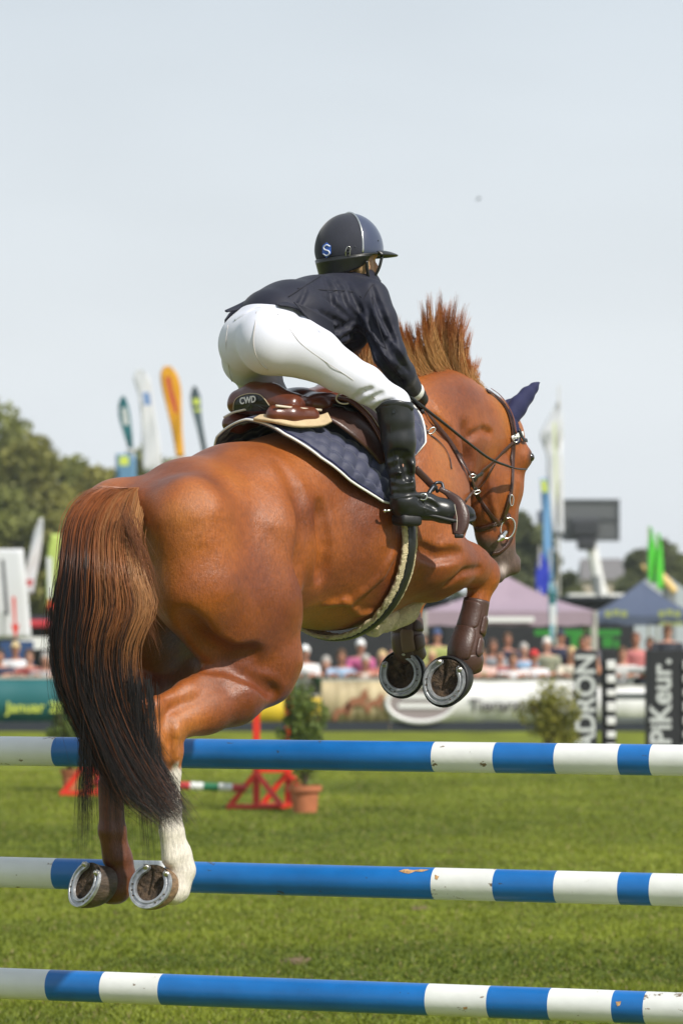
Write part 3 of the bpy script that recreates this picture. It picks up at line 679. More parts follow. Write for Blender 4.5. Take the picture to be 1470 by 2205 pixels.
def mane():
    K = 14; tt = np.linspace(0, 1, K); cv = []; rd = []; cl = []
    # (root x, root y, control x, y, tip x, tip y)
    G = [(800, 800, 795, 770, 782, 715), (815, 800, 800, 745, 795, 712), (828, 815, 800, 785, 778, 770), (850, 815, 845, 740, 838, 690), (872, 812, 850, 745, 846, 684), (895, 806, 865, 745, 856, 682), (915, 803, 875, 750, 872, 700), (930, 801, 890, 745, 874, 684), (945, 800, 905, 755, 886, 694), (958, 800, 915, 745, 908, 672),
         (970, 802, 930, 740, 926, 655), (980, 803, 938, 740, 944, 644), (990, 806, 952, 742, 962, 640), (1000, 810, 965, 750, 978, 652), (1008, 814, 975, 755, 992, 666), (1015, 818, 983, 765, 998, 690), (1022, 824, 998, 780, 985, 722), (1030, 829, 1012, 800, 1000, 758), (1036, 833, 1030, 815, 1018, 782)]
    G = np.array(G, float)
    for c in range(150):
        g = RNG.uniform(0, len(G) - 1); i = int(g); f = g - i; b = G[i] * (1 - f) + G[min(i + 1, len(G) - 1)] * f
        tone = RNG.random(); jit = RNG.normal(0, 1, 2); bend = np.array([RNG.normal(0, 9), RNG.normal(4, 5)]); ll = np.clip(RNG.normal(.92, .17), .4, 1.15); latc = RNG.normal(0, .014)
        for j in range(32):
            r0 = b[:2] + RNG.normal(0, 7.0, 2) + (0, 14 + 22 * (b[0] < 880)); c0 = b[2:4] + jit * 6 + RNG.normal(0, 4.0, 2); t0 = b[4:6] + jit * 12 + RNG.normal(0, 3.4, 2) + bend
            t0 = c0 + (t0 - c0) * ll * RNG.uniform(.8, 1.08)
            c1 = r0 + np.array([-24., -20.]) + jit * 3 + RNG.normal(0, 2, 2); c0 = c0 * .5 + (t0 + np.array([-10., 42.])) * .5; p2 = np.outer((1 - tt) ** 3, r0) + np.outer(3 * tt * (1 - tt) ** 2, c1) + np.outer(3 * tt ** 2 * (1 - tt), c0) + np.outer(tt ** 3, t0 + (0, 6))
            lat = latc + RNG.normal(0, .006) + .012 * tt
            cv.append(np.array([W(x, y, l) for (x, y), l in zip(p2, lat)])); rd.append(.0010 * RNG.uniform(.6, 1.2) * np.clip(1.1 - tt ** 2 * .95, .12, 1))
            bl = np.array([.72, .43, .19]); au = np.array([.46, .145, .032]); m = sstep(.25 + tone * .35, .75 + tone * .3, tt)[:, None]
            s0 = 1 if tone > .25 else .55
            cl.append((bl * (1 - m) + au * m) * s0 * RNG.uniform(.75, 1.15))
    strands('mane', np.array(cv), np.array(rd), np.array(cl), M_hair, horse)
mane()
# navy ears
M_navy = mat('navy_knit', (.008, .010, .055), .8, sheen=.05, bump=.2, bscale=300)
def ears():
    S = SDF((.75, -.25, 2.5), (1.35, .25, 3.1), .005); q = lambda px, py, lat, *r: (*L(px, py, lat), *r)
    for pts in ([q(1100, 897, .05, .036), q(1114, 876, .052, .037), q(1134, 851, .055, .029), q(1149, 835, .057, .018), q(1160, 823, .058, .005)],
                [q(1080, 895, -.07, .034), q(1096, 880, -.07, .032), q(1122, 862, -.07, .024), q(1143, 850, -.07, .008)]):
        S.chain(pts, k=.01, lw=.75)
    c = SDF((.75, -.25, 2.5), (1.35, .25, 3.1), .005)
    V, Q = S.skin(smooth=5); o = mesh_obj('ear_bonnet', toW(V), Q, M_navy, horse)
ears()
def shell_from(S, off, poly_test, name, m, parent, h=None, attrs=None):
    """skin of the sculpted body pushed out by off and kept where poly_test(points) < 0"""
    lo, hi = poly_test[0], poly_test[1]
    a = np.maximum(((np.array(lo) - S.lo) / S.h).astype(int), 0); b = np.minimum(((np.array(hi) - S.lo) / S.h).astype(int) + 2, S.n)
    T = SDF.__new__(SDF); T.h = S.h; T.lo = S.lo + a * S.h; T.n = b - a; T.f = S.f[a[0]:b[0], a[1]:b[1], a[2]:b[2]].copy()
    g = np.meshgrid(*[T.lo[i] + T.h * np.arange(T.n[i]) for i in range(3)], indexing='ij'); pts = np.stack([x.ravel() for x in g], 1)
    mask = poly_test[2](pts).reshape(T.f.shape).astype(np.float32)
    inner = off[0] - T.f
    f = np.maximum(np.maximum(T.f - off[1], inner), mask); T.f = f
    V, Q = T.skin(smooth=1); return mesh_obj(name, toW(V), Q, m, parent)
# ------------------------------------------------------------------ tack
HS_SDF = HORSE_S
def hit(px, py, S=None, off=.0, d0=11.3, d1=14.2, lat=None):
    """first point of the horse's surface seen at a photo pixel, with its outward normal (world)"""
    S = S or HS_SDF; r = ray(px, py); D = np.arange(d0, d1, .004); pts = np.array([0, 0, CAM_H]) + np.outer(D / r[1], r)
    loc = np.stack([(pts - HO) @ HS, (pts - HO) @ HR, pts[:, 2]], 1); ins = ((loc > S.lo) & (loc < S.lo + (S.n - 1) * S.h)).all(1)
    v = np.where(ins, S.sample(loc), .2) - off; k = np.argmax(v < 0)
    if not (v < 0).any():
        k = np.argmin(v)
    p = loc[k:k + 1]; g = S.grad(p)[0]; gw = HS * g[0] + HR * g[1] + np.array([0, 0, g[2]])
    return pts[k], gw
def zc(s): return 2.30 + .15 * s
def torso(s, ph, off):
    """point round the barrel: ph=0 on the spine, + towards the near side"""
    s = np.atleast_1d(s).astype(float); ph = np.atleast_1d(ph).astype(float); R = np.arange(.05, .46, .004)
    dy, dz = np.sin(ph), np.cos(ph)
    pts = np.stack([np.broadcast_to(s[:, None], (len(s), len(R))), dy[:, None] * R, zc(s)[:, None] + dz[:, None] * R], -1)
    v = HS_SDF.sample(pts.reshape(-1, 3)).reshape(len(s), len(R)); o = np.atleast_1d(off)
    k = np.argmax(v > 0, axis=1); k = np.where((v > 0).any(1), k, len(R) - 1)
    k0 = np.maximum(k - 1, 0); ii = np.arange(len(s)); va, vb = v[ii, k0], v[ii, k]; fr = np.where(np.abs(vb - va) > 1e-6, np.clip(-va / np.where(np.abs(vb - va) > 1e-6, vb - va, 1), 0, 1), 1)
    rr = R[k0] + (R[k] - R[k0]) * fr + o; return np.stack([s, dy * rr, zc(s) + dz * rr], 1)
M_brown = mat('brown_leather', (.105, .026, .012), .30, var=.25, vscale=14, bump=.08, bscale=200, coat=.25)
M_brown2 = mat('dark_brown_leather', (.045, .016, .010), .36, var=.25, vscale=30, bump=.12, bscale=200)
M_black_l = mat('black_leather', (.013, .014, .015), .34, var=.25, vscale=20, bump=.04, bscale=160)
M_cream = mat('cream_fleece', (.62, .52, .32), .95, var=.18, vscale=60, bump=1.0, bscale=220)
M_beige = mat('beige_felt', (.50, .38, .23), .9, var=.1, vscale=40, bump=.3)
M_navyq = mat('navy_quilt', (.030, .034, .072), .62, sheen=.5, bump=.1, bscale=400)
M_white_cord = mat('white_cord', (.70, .70, .68), .6)
M_silver = mat('silver_metal', (.66, .65, .62), .25, metal=1)
M_darkmetal = mat('dark_metal', (.05, .055, .065), .35, metal=.8)
M_ink = mat('white_lettering', (.66, .66, .66), .5)

# --- saddle pad
def pad():
    NU, NV = 110, 190; root = thing('saddle_pad', toW(np.array([-.05, 0, 2.30])), 'navy quilted saddle pad with white cord edging lying under the brown saddle', 'saddle pad', math.pi / 2 - TH)
    vs = np.linspace(-1, 1, NV); us = np.linspace(0, 1, NU)
    sr = np.interp(np.abs(vs), [0, .3, .55, .75, .9, .97, 1], [-.385, -.365, -.285, -.19, -.10, -.055, -.02]); sf = np.interp(np.abs(vs), [0, .6, .9, 1], [.33, .27, .22, .15])
    U, Vv = np.meshgrid(us, vs, indexing='ij'); s_ = sr[None, :] + U * (sf - sr)[None, :]
    ph = Vv * np.radians(76 - 25 * U)
    # quilting: rows of puffed diamonds
    a = (s_ * 13 + np.abs(ph) * 4.4); b = (s_ * 13 - np.abs(ph) * 4.4)
    puff = np.minimum(np.abs((a % 1) - .5) * 2, 1); puff2 = np.minimum(np.abs((b % 1) - .5) * 2, 1)
    h = (1 - puff ** 2.5) * .5 + (1 - puff2 ** 2.5) * .5
    edge = np.minimum(np.minimum(U, 1 - U) * 14, np.minimum(1 - np.abs(Vv), 1) * 16).clip(0, 1)
    lift = .058 * np.exp(-(U / .30) ** 2) * np.clip(1 - np.abs(Vv) * .95, 0, 1) + .014 + .012 * np.exp(-((np.abs(Vv) - .8) / .2) ** 2) * np.exp(-(U / .3) ** 2)
    p = torso(s_.ravel(), ph.ravel(), (lift + h * .015 * edge).ravel())
    # smooth the lifted rear so it keeps an even arch
    Q = np.array([(i * NV + j, i * NV + j + 1, (i + 1) * NV + j + 1, (i + 1) * NV + j) for i in range(NU - 1) for j in range(NV - 1)])
    o = mesh_obj('quilted_cloth', toW(p), Q, M_navyq, root); m = o.modifiers.new('thickness', 'SOLIDIFY'); m.thickness = .009; m.offset = -1
    G = toW(p).reshape(NU, NV, 3)
    loop = np.vstack([G[0, :], G[1:, -1], G[-1, ::-1][1:], G[::-1, 0][1:]]); mb = MB(); mb.tube(loop[::2], .0042, 6, caps=False); mb.build('white_cord', M_white_cord, root, smooth=True)
    inner = np.vstack([G[4, 4:-4]]); mb = MB(); mb.tube(np.vstack([G[0, :] * .6 + G[5, :] * .4]) [::2] + np.array([0, 0, .001]), .003, 6); mb.build('binding', M_navy, root, smooth=True)
pad()

# --- generic helpers for leather
def lq(px, py, lat): return L(px, py, lat)
def strap(route, w, name, m, parent, off=.004, thick=.2, lat=None, n=5, surf=True, S=None):
    """flat strap along photo pixels; it lies on the horse's surface (or at given lat)"""
    pts, up = [], []
    for r in route:
        if len(r) > 2: p = W(r[0], r[1], r[2]); g = -ray(r[0], r[1])
        else:
            p, g = hit(r[0], r[1], S); p = p + g * off
        pts.append(p); up.append(g)
    A = spline(np.hstack([pts, up]), n); mb = MB(); ww = np.interp(np.linspace(0, 1, len(A)), np.linspace(0, 1, len(np.atleast_1d(w))), np.atleast_1d(w)) if np.ndim(w) else np.full(len(A), w)
    mb.tube(A[:, :3], ww / 2, 10, flat=thick, up=A[:, 3:]); return mb.build(name, m, parent, smooth=True)
def cord(pts, r, name, m, parent, n=6, sides=8):
    mb = MB(); mb.tube(spline(np.array(pts), n), r, sides); return mb.build(name, m, parent, smooth=True)
def sheet(A, B, name, m, parent, thick=.005, n=14, rows=10, bulge=0, attrs=None):
    """curved sheet between two edge curves given in the horse frame"""
    A = toW(spline(np.array(A), n)); B = toW(spline(np.array(B), n)); k = min(len(A), len(B))
    A = A[np.linspace(0, len(A) - 1, k).astype(int)]; B = B[np.linspace(0, len(B) - 1, k).astype(int)]; G = []
    for i in range(rows + 1):
        t = i / rows; G.append(A * (1 - t) + B * t + (HR * .8 + np.array([0, 0, .6])) * bulge * math.sin(math.pi * t))
    G = np.vstack(G); Q = [(i * k + j, i * k + j + 1, (i + 1) * k + j + 1, (i + 1) * k + j) for i in range(rows) for j in range(k - 1)]
    o = mesh_obj(name, G, Q, m, parent); mm = o.modifiers.new('thickness', 'SOLIDIFY'); mm.thickness = thick; mm.offset = 0
    return o
def blob(prims, name, m, parent, h=.005, pad_=.03, k=.02, frame='horse', smooth=2):
    """small sculpted part out of chains [(p, r), ...] / ellipsoids in the horse frame"""
    allp = []
    for pr in prims:
        if pr[0] == 'c': allp += [(np.array(q[:3]), q[3] * 1.4) for q in pr[1]]
        elif pr[0] == 'e': allp += [(np.array(pr[1]), max(pr[2]))]
    lo = np.min([a - r for a, r in allp], 0) - pad_; hi = np.max([a + r for a, r in allp], 0) + pad_
    S = SDF(lo, hi, h)
    for pr in prims:
        o = pr[-1] if isinstance(pr[-1], dict) else {}
        if pr[0] == 'c': S.chain(pr[1], k=o.get('k', k), lw=o.get('lw', 1), mode=o.get('mode', 'add'))
        else: S.ell(pr[1], pr[2], k=o.get('k', k), R=o.get('R'), mode=o.get('mode', 'add'))
    global LAST_S; LAST_S = S
    V, Q = S.skin(smooth=smooth); return mesh_obj(name, toW(V) if frame == 'horse' else V, Q, m, parent)
qq = lambda px, py, lat, r: (*L(px, py, lat), r)
def text_mesh(txt, size, m, name, parent, origin, xdir, ydir, depth=.001, bold=0, spacing=1.0, shear=0, align='CENTER'):
    cu = bpy.data.curves.new('t', 'FONT'); cu.body = txt; cu.size = size; cu.extrude = depth; cu.offset = bold; cu.align_x = align; cu.align_y = 'CENTER'; cu.space_character = spacing; cu.shear = shear
    to = bpy.data.objects.new('t', cu); C.objects.link(to); dg = bpy.context.evaluated_depsgraph_get(); me = bpy.data.meshes.new_from_object(to.evaluated_get(dg))
    V = np.array([v.co[:] for v in me.vertices]); Fc = [tuple(p.vertices) for p in me.polygons]
    bpy.data.objects.remove(to); bpy.data.curves.remove(cu); bpy.data.meshes.remove(me)
    x = nrm(xdir); y = nrm(np.array(ydir) - x * (np.array(ydir) @ x)); z = np.cross(x, y)
    Vw = np.array(origin) + V[:, :1] * x + V[:, 1:2] * y + V[:, 2:] * z
    return mesh_obj(name, Vw, Fc, m, parent, smooth=False)

# --- saddle
sad = thing('saddle', toW(np.array([-.1, 0, 2.62])), 'brown leather jumping saddle with black cantle patch reading CWD', 'saddle', math.pi / 2 - TH)
def arc_s(s, lat_half, z0, drop, n=9):   # saddle cross-section helper
    t = np.linspace(-1, 1, n); return [(s, lat_half * a, z0 - drop * a * a) for a in t]
blob([('c', [qq(512, 858, -.10, .028), qq(545, 846, -.04, .030), qq(585, 850, .04, .030), qq(628, 868, .11, .026)], {'lw': 1}),
      ('c', [qq(505, 875, -.11, .022), qq(560, 868, 0, .034), qq(625, 880, .11, .022)], {'k': .03}),
      ('c', [qq(570, 858, 0, .035), qq(640, 868, .0, .04), qq(720, 850, .0, .04), qq(790, 815, .0, .035)], {'k': .05, 'lw': 1.6}),
      ('c', [qq(640, 868, .10, .022), qq(690, 873, .11, .024), qq(740, 858, .11, .026)], {'k': .05})], 'seat', M_brown, sad, h=.006); SEAT_S = LAST_S
blob([('c', [qq(592, 892, .10, .030), qq(625, 895, .125, .034), qq(668, 896, .15, .031)], {'lw': 1.0})], 'panel', M_brown, sad)
blob([('c', [qq(496, 912, -.12, .028), qq(515, 910, -.11, .032), qq(548, 905, -.08, .024)], {'lw': 1.0})], 'panel', M_brown, sad)
# cantle patch, its edging and letters face the camera side of the cantle roll
def cantle():
    pts = [(503, 884), (505, 866), (514, 855), (535, 848), (556, 849), (568, 857), (580, 873), (578, 882), (560, 884), (540, 885), (520, 885)]
    def cp(px, py, off=0):
        p, g = hit(px, py, SEAT_S, d0=11.6, d1=13.2); return p + g * off * .4 - nrm(ray(px, py)) * off
    ctr = (542, 868); rings = []; n = len(pts); dense = spline(np.array(pts + pts[:1], float), 4)[:-1]; m = len(dense); V = []
    for q in (0, .35, .7, 1.0):
        for p_ in dense: V.append(cp(ctr[0] + (p_[0] - ctr[0]) * q, ctr[1] + (p_[1] - ctr[1]) * q, .0035))
    mb = MB(); mb.add(V, [(i * m + j, (i + 1) * m + j, (i + 1) * m + (j + 1) % m, i * m + (j + 1) % m) for i in range(3) for j in range(m)]); mb.build('cantle_patch', M_black_l, sad, smooth=True)
    cord([cp(x, y, .005) for x, y in pts[:7]], .0018, 'patch_edging', mat('edging', (.42, .33, .22), .5), sad)
    a_, b_ = cp(522, 862, .004), cp(556, 857, .004)
    text_mesh('CWD', .030, M_ink, 'lettering', sad, cp(535, 862, .009), b_ - a_, (0, 0, 1), depth=.0008, bold=.0007)
cantle()
cord([W(592, 871, .10) - ray(0, 0) * .035, W(640, 877, .13) - ray(0, 0) * .03, W(690, 881, .15) - ray(0, 0) * .028], .0042, 'piping', mat('cream_piping', (.55, .48, .38), .5), sad)
cord([W(480, 897, -.13) - ray(0, 0) * .03, W(500, 886, -.11) - ray(0, 0) * .035, W(530, 878, -.06) - ray(0, 0) * .04], .004, 'piping', bpy.data.materials['cream_piping'], sad)
# beige half pad under the panels
sheet([lq(545, 903, .04), lq(585, 908, .11), lq(640, 918, .17), lq(690, 917, .20), lq(714, 908, .21)],
      [lq(560, 895, .05), lq(595, 893, .10), lq(650, 900, .15), lq(690, 895, .17), lq(705, 890, .18)], 'half_pad', M_beige, sad, .010)
# flaps: they stand off the horse, the underside is seen from behind
E = [lq(688, 868, .10), lq(718, 858, .14), lq(752, 865, .185), lq(785, 892, .225), lq(808, 925, .255), lq(824, 958, .275), lq(831, 992, .285)]
E2 = [e + np.array([.17, -.02 + .0 * i, .02]) for i, e in enumerate(E)]
sheet(E, E2, 'flap', M_brown, sad, .007, bulge=.02)
cord([toW(np.array(e)) for e in E], .0052, 'flap_edge', M_brown, sad)
cord([toW(np.array(e) + np.array([.012, .006, .008])) for e in E[1:-1]], .0012, 'stitching', bpy.data.materials['cream_piping'], sad)
G1 = [lq(668, 890, .13), lq(710, 905, .19), lq(752, 935, .235), lq(790, 968, .262), lq(818, 1000, .278)]
sheet(G1, [e + np.array([.16, -.0, .03]) for e in G1], 'sweat_flap', M_brown2, sad, .006, bulge=.01)
B1 = [lq(660, 880, .10), lq(700, 872, .13), lq(745, 880, .175), lq(790, 925, .225), lq(815, 975, .255)]
sheet(B1, [e + np.array([.2, -.0, .02]) for e in B1], 'girth_straps', M_black_l, sad, .006)
for x, y, lt in ((742, 858, .20),):
    c = W(x, y, lt); cord([c + np.array([.028 * math.cos(a), -.012, .018 * math.sin(a)]) for a in np.linspace(.2, 5.2, 12)], .0025, 'dee_ring', bpy.data.materials['cream_piping'], sad)
# far flap
E3 = [np.array([e[0], -e[1], e[2]]) for e in E]; sheet(E3, [np.array([e[0], -e[1], e[2]]) for e in E2], 'flap', M_brown, sad, .007)

# girth: fleece-lined band round the barrel, with a stud guard under the chest
def band(s0, w, ph0, ph1, off, name, m, parent, N=60, M_=8, lump=0, thick=.012, taper=None):
    ph = np.linspace(ph0, ph1, N); ss = np.linspace(-.5, .5, M_); P_, S_ = np.meshgrid(ph, ss, indexing='ij')
    ww = np.interp(P_, *taper) if taper else w; s_ = (s0(P_) if callable(s0) else s0) + S_ * ww
    of = np.full(P_.shape, off) + lump * RNG.random(P_.shape) * 1.0 - .004 * (np.abs(S_) * 2) ** 4
    p = torso(s_.ravel(), P_.ravel(), of.ravel()); Q = [(i * M_ + j, i * M_ + j + 1, (i + 1) * M_ + j + 1, (i + 1) * M_ + j) for i in range(N - 1) for j in range(M_ - 1)]
    o = mesh_obj(name, toW(p), Q, m, parent); mm = o.modifiers.new('thickness', 'SOLIDIFY'); mm.thickness = thick; mm.offset = -1; return o
gs = lambda P_: .062 - .0 * np.clip((P_ - 1.2) / 1.6, 0, 1)
band(gs, .066, math.radians(70), math.radians(290), .016, 'girth_fleece', M_cream, sad, N=240, M_=20, lump=.004)
band(lambda P_: gs(P_) + .002, .028, math.radians(60), math.radians(300), .024, 'girth', M_black_l, sad, N=80)
M_fleece2 = M_cream
blob([('c', [qq(888, 1290, .06, .034), qq(862, 1318, .05, .040), qq(838, 1338, .04, .034)], {'k': .03, 'lw': 1.5}),
      ('c', [qq(846, 1326, .09, .022), qq(828, 1340, .08, .030), qq(806, 1356, .07, .024), qq(794, 1360, .06, .014)], {'k': .012}),
      ('e', (*L(822, 1330, .10),), (.022, .02, .02), {'k': .008}), ('e', (*L(808, 1348, .10),), (.018, .02, .02), {'k': .008}), ('e', (*L(832, 1350, .09),), (.018, .02, .018), {'k': .008})], 'stud_guard', M_cream, sad, h=.005)

# stirrups
def stirrup():
    strap([(893, 1008, .33), (915, 1030, .35), (938, 1054, .37)], .024, 'stirrup_leather', M_brown2, sad, thick=.22)
    c = lambda x, y, l: W(x, y, l + .03)
    cord([c(942, 1060, .36), c(936, 1042, .36), c(950, 1040, .37), c(955, 1056, .38)], .0055, 'stirrup_eye', M_darkmetal, sad)
    cord([c(934, 1046, .36), c(922, 1066, .36), c(930, 1085, .37), c(965, 1096, .39), c(985, 1105, .40)], .008, 'stirrup_iron', M_darkmetal, sad)
    A = [(945, 1052, .37, .016), (966, 1064, .395, .024), (983, 1084, .42, .048), (990, 1110, .435, .062), (989, 1135, .44, .056), (984, 1152, .44, .034)]
    pts = np.array([np.r_[W(x, y, l + .03), w_] for x, y, l, w_ in A]); pts = spline(pts, 6); mb = MB()
    mb.tube(pts[:, :3], pts[:, 3] / 2, 14, flat=.42, up=(-.15, -1, .25)); mb.build('stirrup_cover', M_brown2, sad, smooth=True)
    for dx in (-8, 10): cord([W(985 + dx, 1085, .45) - ray(0, 0) * .014, W(990 + dx, 1115, .46) - ray(0, 0) * .018, W(986 + dx * .6, 1142, .47) - ray(0, 0) * .012], .0009, 'stitching', bpy.data.materials['cream_piping'], sad)
    mb = MB(); mb.box(W(988, 1154, .47), (.03, .03, .014), bev=.004); mb.build('stirrup_tread', M_rubber, sad, smooth=True)
    # far side, hanging against the other flank
    strap_pts = [toW(np.array([.05, -.30, 2.6])), toW(np.array([.08, -.36, 2.42])), toW(np.array([.10, -.38, 2.32]))]; cord(strap_pts, .010, 'stirrup_leather', M_brown2, sad)
stirrup()

# --- bridle, reins, breastplate
br = thing('bridle', W(1082, 1140, .0), 'brown leather bridle with silver bit and reins on the horse\'s head', 'bridle', math.pi / 2 - TH)
strap([(1046, 842), (1060, 850), (1078, 866), (1091, 887), (1100, 915), (1104, 945)], .020, 'headpiece', M_brown2, br, .006)
strap([(1052, 843), (1070, 856), (1086, 876), (1098, 902), (1105, 935)], .010, 'headpiece_padding', M_brown, br, .014)
strap([(1104, 940), (1102, 980), (1101, 1020), (1098, 1060), (1090, 1095), (1082, 1120)], .018, 'cheekpiece', M_brown2, br, .006)
strap([(1094, 1060), (1086, 1090), (1078, 1118)], .012, 'cheekpiece', M_brown2, br, .010)
strap([(1094, 884), (1104, 905), (1110, 930), (1113, 955)], [.03, .045, .04, .02], 'fly_bonnet', M_navy, br, .005, thick=.12)
strap([(1098, 944), (1110, 938), (1122, 934)], .018, 'browband', M_white_cord, br, .008)
strap([(1112, 925), (1120, 945), (1128, 950)], .014, 'browband_end', M_black_l, br, .012)
strap([(1104, 950), (1080, 972), (1058, 994), (1034, 1014), (1014, 1040)], .013, 'throat_lash', M_brown2, br, .007)
strap([(1060, 996), (1048, 1018), (1034, 1038), (1020, 1052)], .011, 'throat_lash_end', M_brown2, br, .012)
strap([(1030, 1018), (1018, 1026), (1012, 1040), (1018, 1054)], .014, 'rein_stop', M_black_l, br, .016)
strap([(1024, 1139), (1034, 1138), (1050, 1133), (1066, 1126), (1080, 1118), (1096, 1108)], .019, 'noseband', M_brown2, br, .007)
strap([(1056, 1192), (1068, 1191), (1080, 1184), (1092, 1172), (1100, 1156)], .014, 'flash_strap', M_brown2, br, .007)
def ring(px, py, rx, ry, tilt, r, name, m, parent, off=.02, S=None, lat=None):
    if lat is None: p, g = hit(px, py); p = p + g * off
    else: p = W(px, py, lat)
    sc = p[1] / F; t = math.radians(tilt); pts = []
    for a in np.linspace(0, 2 * math.pi, 25): x, y = rx * math.cos(a), ry * math.sin(a); pts.append(p + np.array([(x * math.cos(t) - y * math.sin(t)) * sc, .35 * (x * math.cos(t) - y * math.sin(t)) * sc, (x * math.sin(t) + y * math.cos(t)) * sc]))
    mb = MB(); mb.tube(pts, r, 8, caps=False); return mb.build(name, m, parent, smooth=True)
ring(1082, 1136, 15, 23, -15, .0035, 'bit_ring', M_silver, br)
blob([('c', [tuple(L(1088, 1146, .08)) + (.007,), tuple(L(1078, 1158, .08)) + (.012,), tuple(L(1072, 1164, .08)) + (.005,)])], 'bit_cheek', M_silver, br, h=.003, k=.006)
ring(1094, 1076, 4, 12, 0, .002, 'buckle', M_silver, br, off=.014)
ring(1104, 946, 6, 6, 0, .002, 'buckle', M_silver, br, off=.014); ring(1016, 1056, 7, 3.5, 20, .0022, 'buckle', M_silver, br, off=.02); ring(1012, 1024, 7, 3.5, 10, .0022, 'buckle', M_silver, br, off=.02)
HAND = (893, 852, .15)
strap([(890, 862), (908, 884), (935, 915), (962, 948), (985, 985), (1004, 1022), (1016, 1048), (1030, 1070), (1050, 1100), (1070, 1128)], .016, 'rein', M_brown2, br, .012, thick=.25)
fp = [L(890, 858, .0), np.array([.55, -.16, 2.62]), np.array([.78, -.19, 2.52]), np.array([.95, -.15, 2.35]), np.array([1.0, -.10, L(1082, 1136, 0)[2]])]
cord([toW(f_) for f_ in fp], .0045, 'rein', M_brown2, br)
strap([(1016, 1056), (1006, 1066), (996, 1080)], .012, 'martingale_strap', M_brown2, br, .01)
bp = thing('breastplate', W(915, 930, .2), 'thin brown breastplate strap with a ring lying on the horse\'s shoulder', 'breastplate', math.pi / 2 - TH)
strap([(882, 876), (896, 900), (908, 920), (918, 934)], .016, 'strap', M_brown2, bp, .008)
strap([(886, 908), (900, 914), (914, 922)], .014, 'strap', M_brown2, bp, .010)
ring(922, 932, 9, 5, 40, .0025, 'ring', M_silver, bp, off=.014)
strap([(926, 938), (942, 950), (956, 966), (966, 986), (970, 1010)], .008, 'strap', M_brown2, bp, .004)
# ------------------------------------------------------------------ rider
M_skin = mat('skin', (.52, .27, .19), .5, var=.06)
M_jacket = mat('navy_jacket', (.0125, .0135, .026), .6, sheen=.08, spec=.3, var=.1, vscale=15, bump=.15, bscale=500)
M_breech = mat('white_breeches', (.62, .63, .71), .75, sheen=.2, bump=.06, bscale=500)
M_seam = mat('grey_seam', (.50, .47, .45), .7)
M_glove = mat('black_glove', (.015, .015, .017), .6)
M_suede = mat('navy_suede', (.016, .018, .030), .85, sheen=.25, var=.12, vscale=25)
M_gloss = mat('navy_gloss_shell', (.040, .050, .095), .30, coat=.5, var=.03)
rider = thing('rider', toW(np.array([-.2, 0, 2.35])), 'rider in navy jacket, white breeches and dark helmet leaning forward over the horse', 'person', math.pi / 2 - TH)
SHW = [(qq(797, 640, .15, .050)), (qq(842, 770, .235, .036)), (qq(888, 840, .155, .024))]
SHF = [(qq(772, 652, -.13, .046)), (qq(755, 760, -.235, .036)), (qq(845, 850, -.06, .024))]
TOR = [qq(562, 725, 0, .085), qq(600, 690, 0, .085), qq(670, 668, 0, .095), qq(738, 655, 0, .095), qq(768, 628, 0, .06), qq(772, 600, 0, .045)]
LEGN = [qq(578, 738, .080, .080), qq(640, 748, .13, .080), qq(680, 764, .165, .070), qq(730, 797, .215, .054), qq(785, 826, .275, .046), qq(846, 870, .33, .040)]
LEGF = [qq(532, 745, -.070, .074), qq(533, 775, -.13, .068), qq(560, 820, -.22, .058), qq(590, 870, -.30, .050), qq(600, 885, -.31, .045)]
def grow(ch, g): return [(*p[:3], p[3] + g) for p in ch]
HEADC = L(752, 547, 0); HH = math.radians(62)
hf = np.array([math.sin(HH), math.cos(HH), 0]); hr = np.array([math.cos(HH), -math.sin(HH), 0]); hu = np.array([0, 0, 1.])
hc = toW(HEADC)
tl_ = math.radians(1); hf, hu = hf * math.cos(tl_) - hu * math.sin(tl_), hu * math.cos(tl_) + hf * math.sin(tl_)
def hp(f, r, u): return hc + hf * f + hr * r + hu * u
def w2l(p): p = np.asarray(p) - HO; return np.array([p @ HS, p @ HR, p[2]])
def hl(f, r, u, rad): return (*w2l(hp(f, r, u)), rad)
def fingers(wrist, fwd, down, side, prims):
    """a fist closed round the rein: palm and five separate bent fingers"""
    fwd, down, side = nrm(fwd), nrm(down), nrm(side)
    prims.append((( *(wrist + fwd * .02), .022), (*(wrist + fwd * .055), .026)))
    for i, (ln, r) in enumerate(((.042, .0095), (.047, .0098), (.044, .0095), (.035, .0085))):
        b = wrist + fwd * .078 + down * (-.030 + .021 * i)
        p1 = b + fwd * ln * .35 + side * .012; p2 = p1 + side * ln * .62 - fwd * .012; p3 = p2 - fwd * ln * .5
        prims.append(((*b, r), (*p1, r), (*p2, r * .95), (*p3, r * .85)))
    t0 = wrist + fwd * .03 - down * .028; prims.append(((*t0, .013), (*(t0 + fwd * .03 - down * .008 + side * .012), .011), (*(t0 + fwd * .052 + side * .028), .009)))
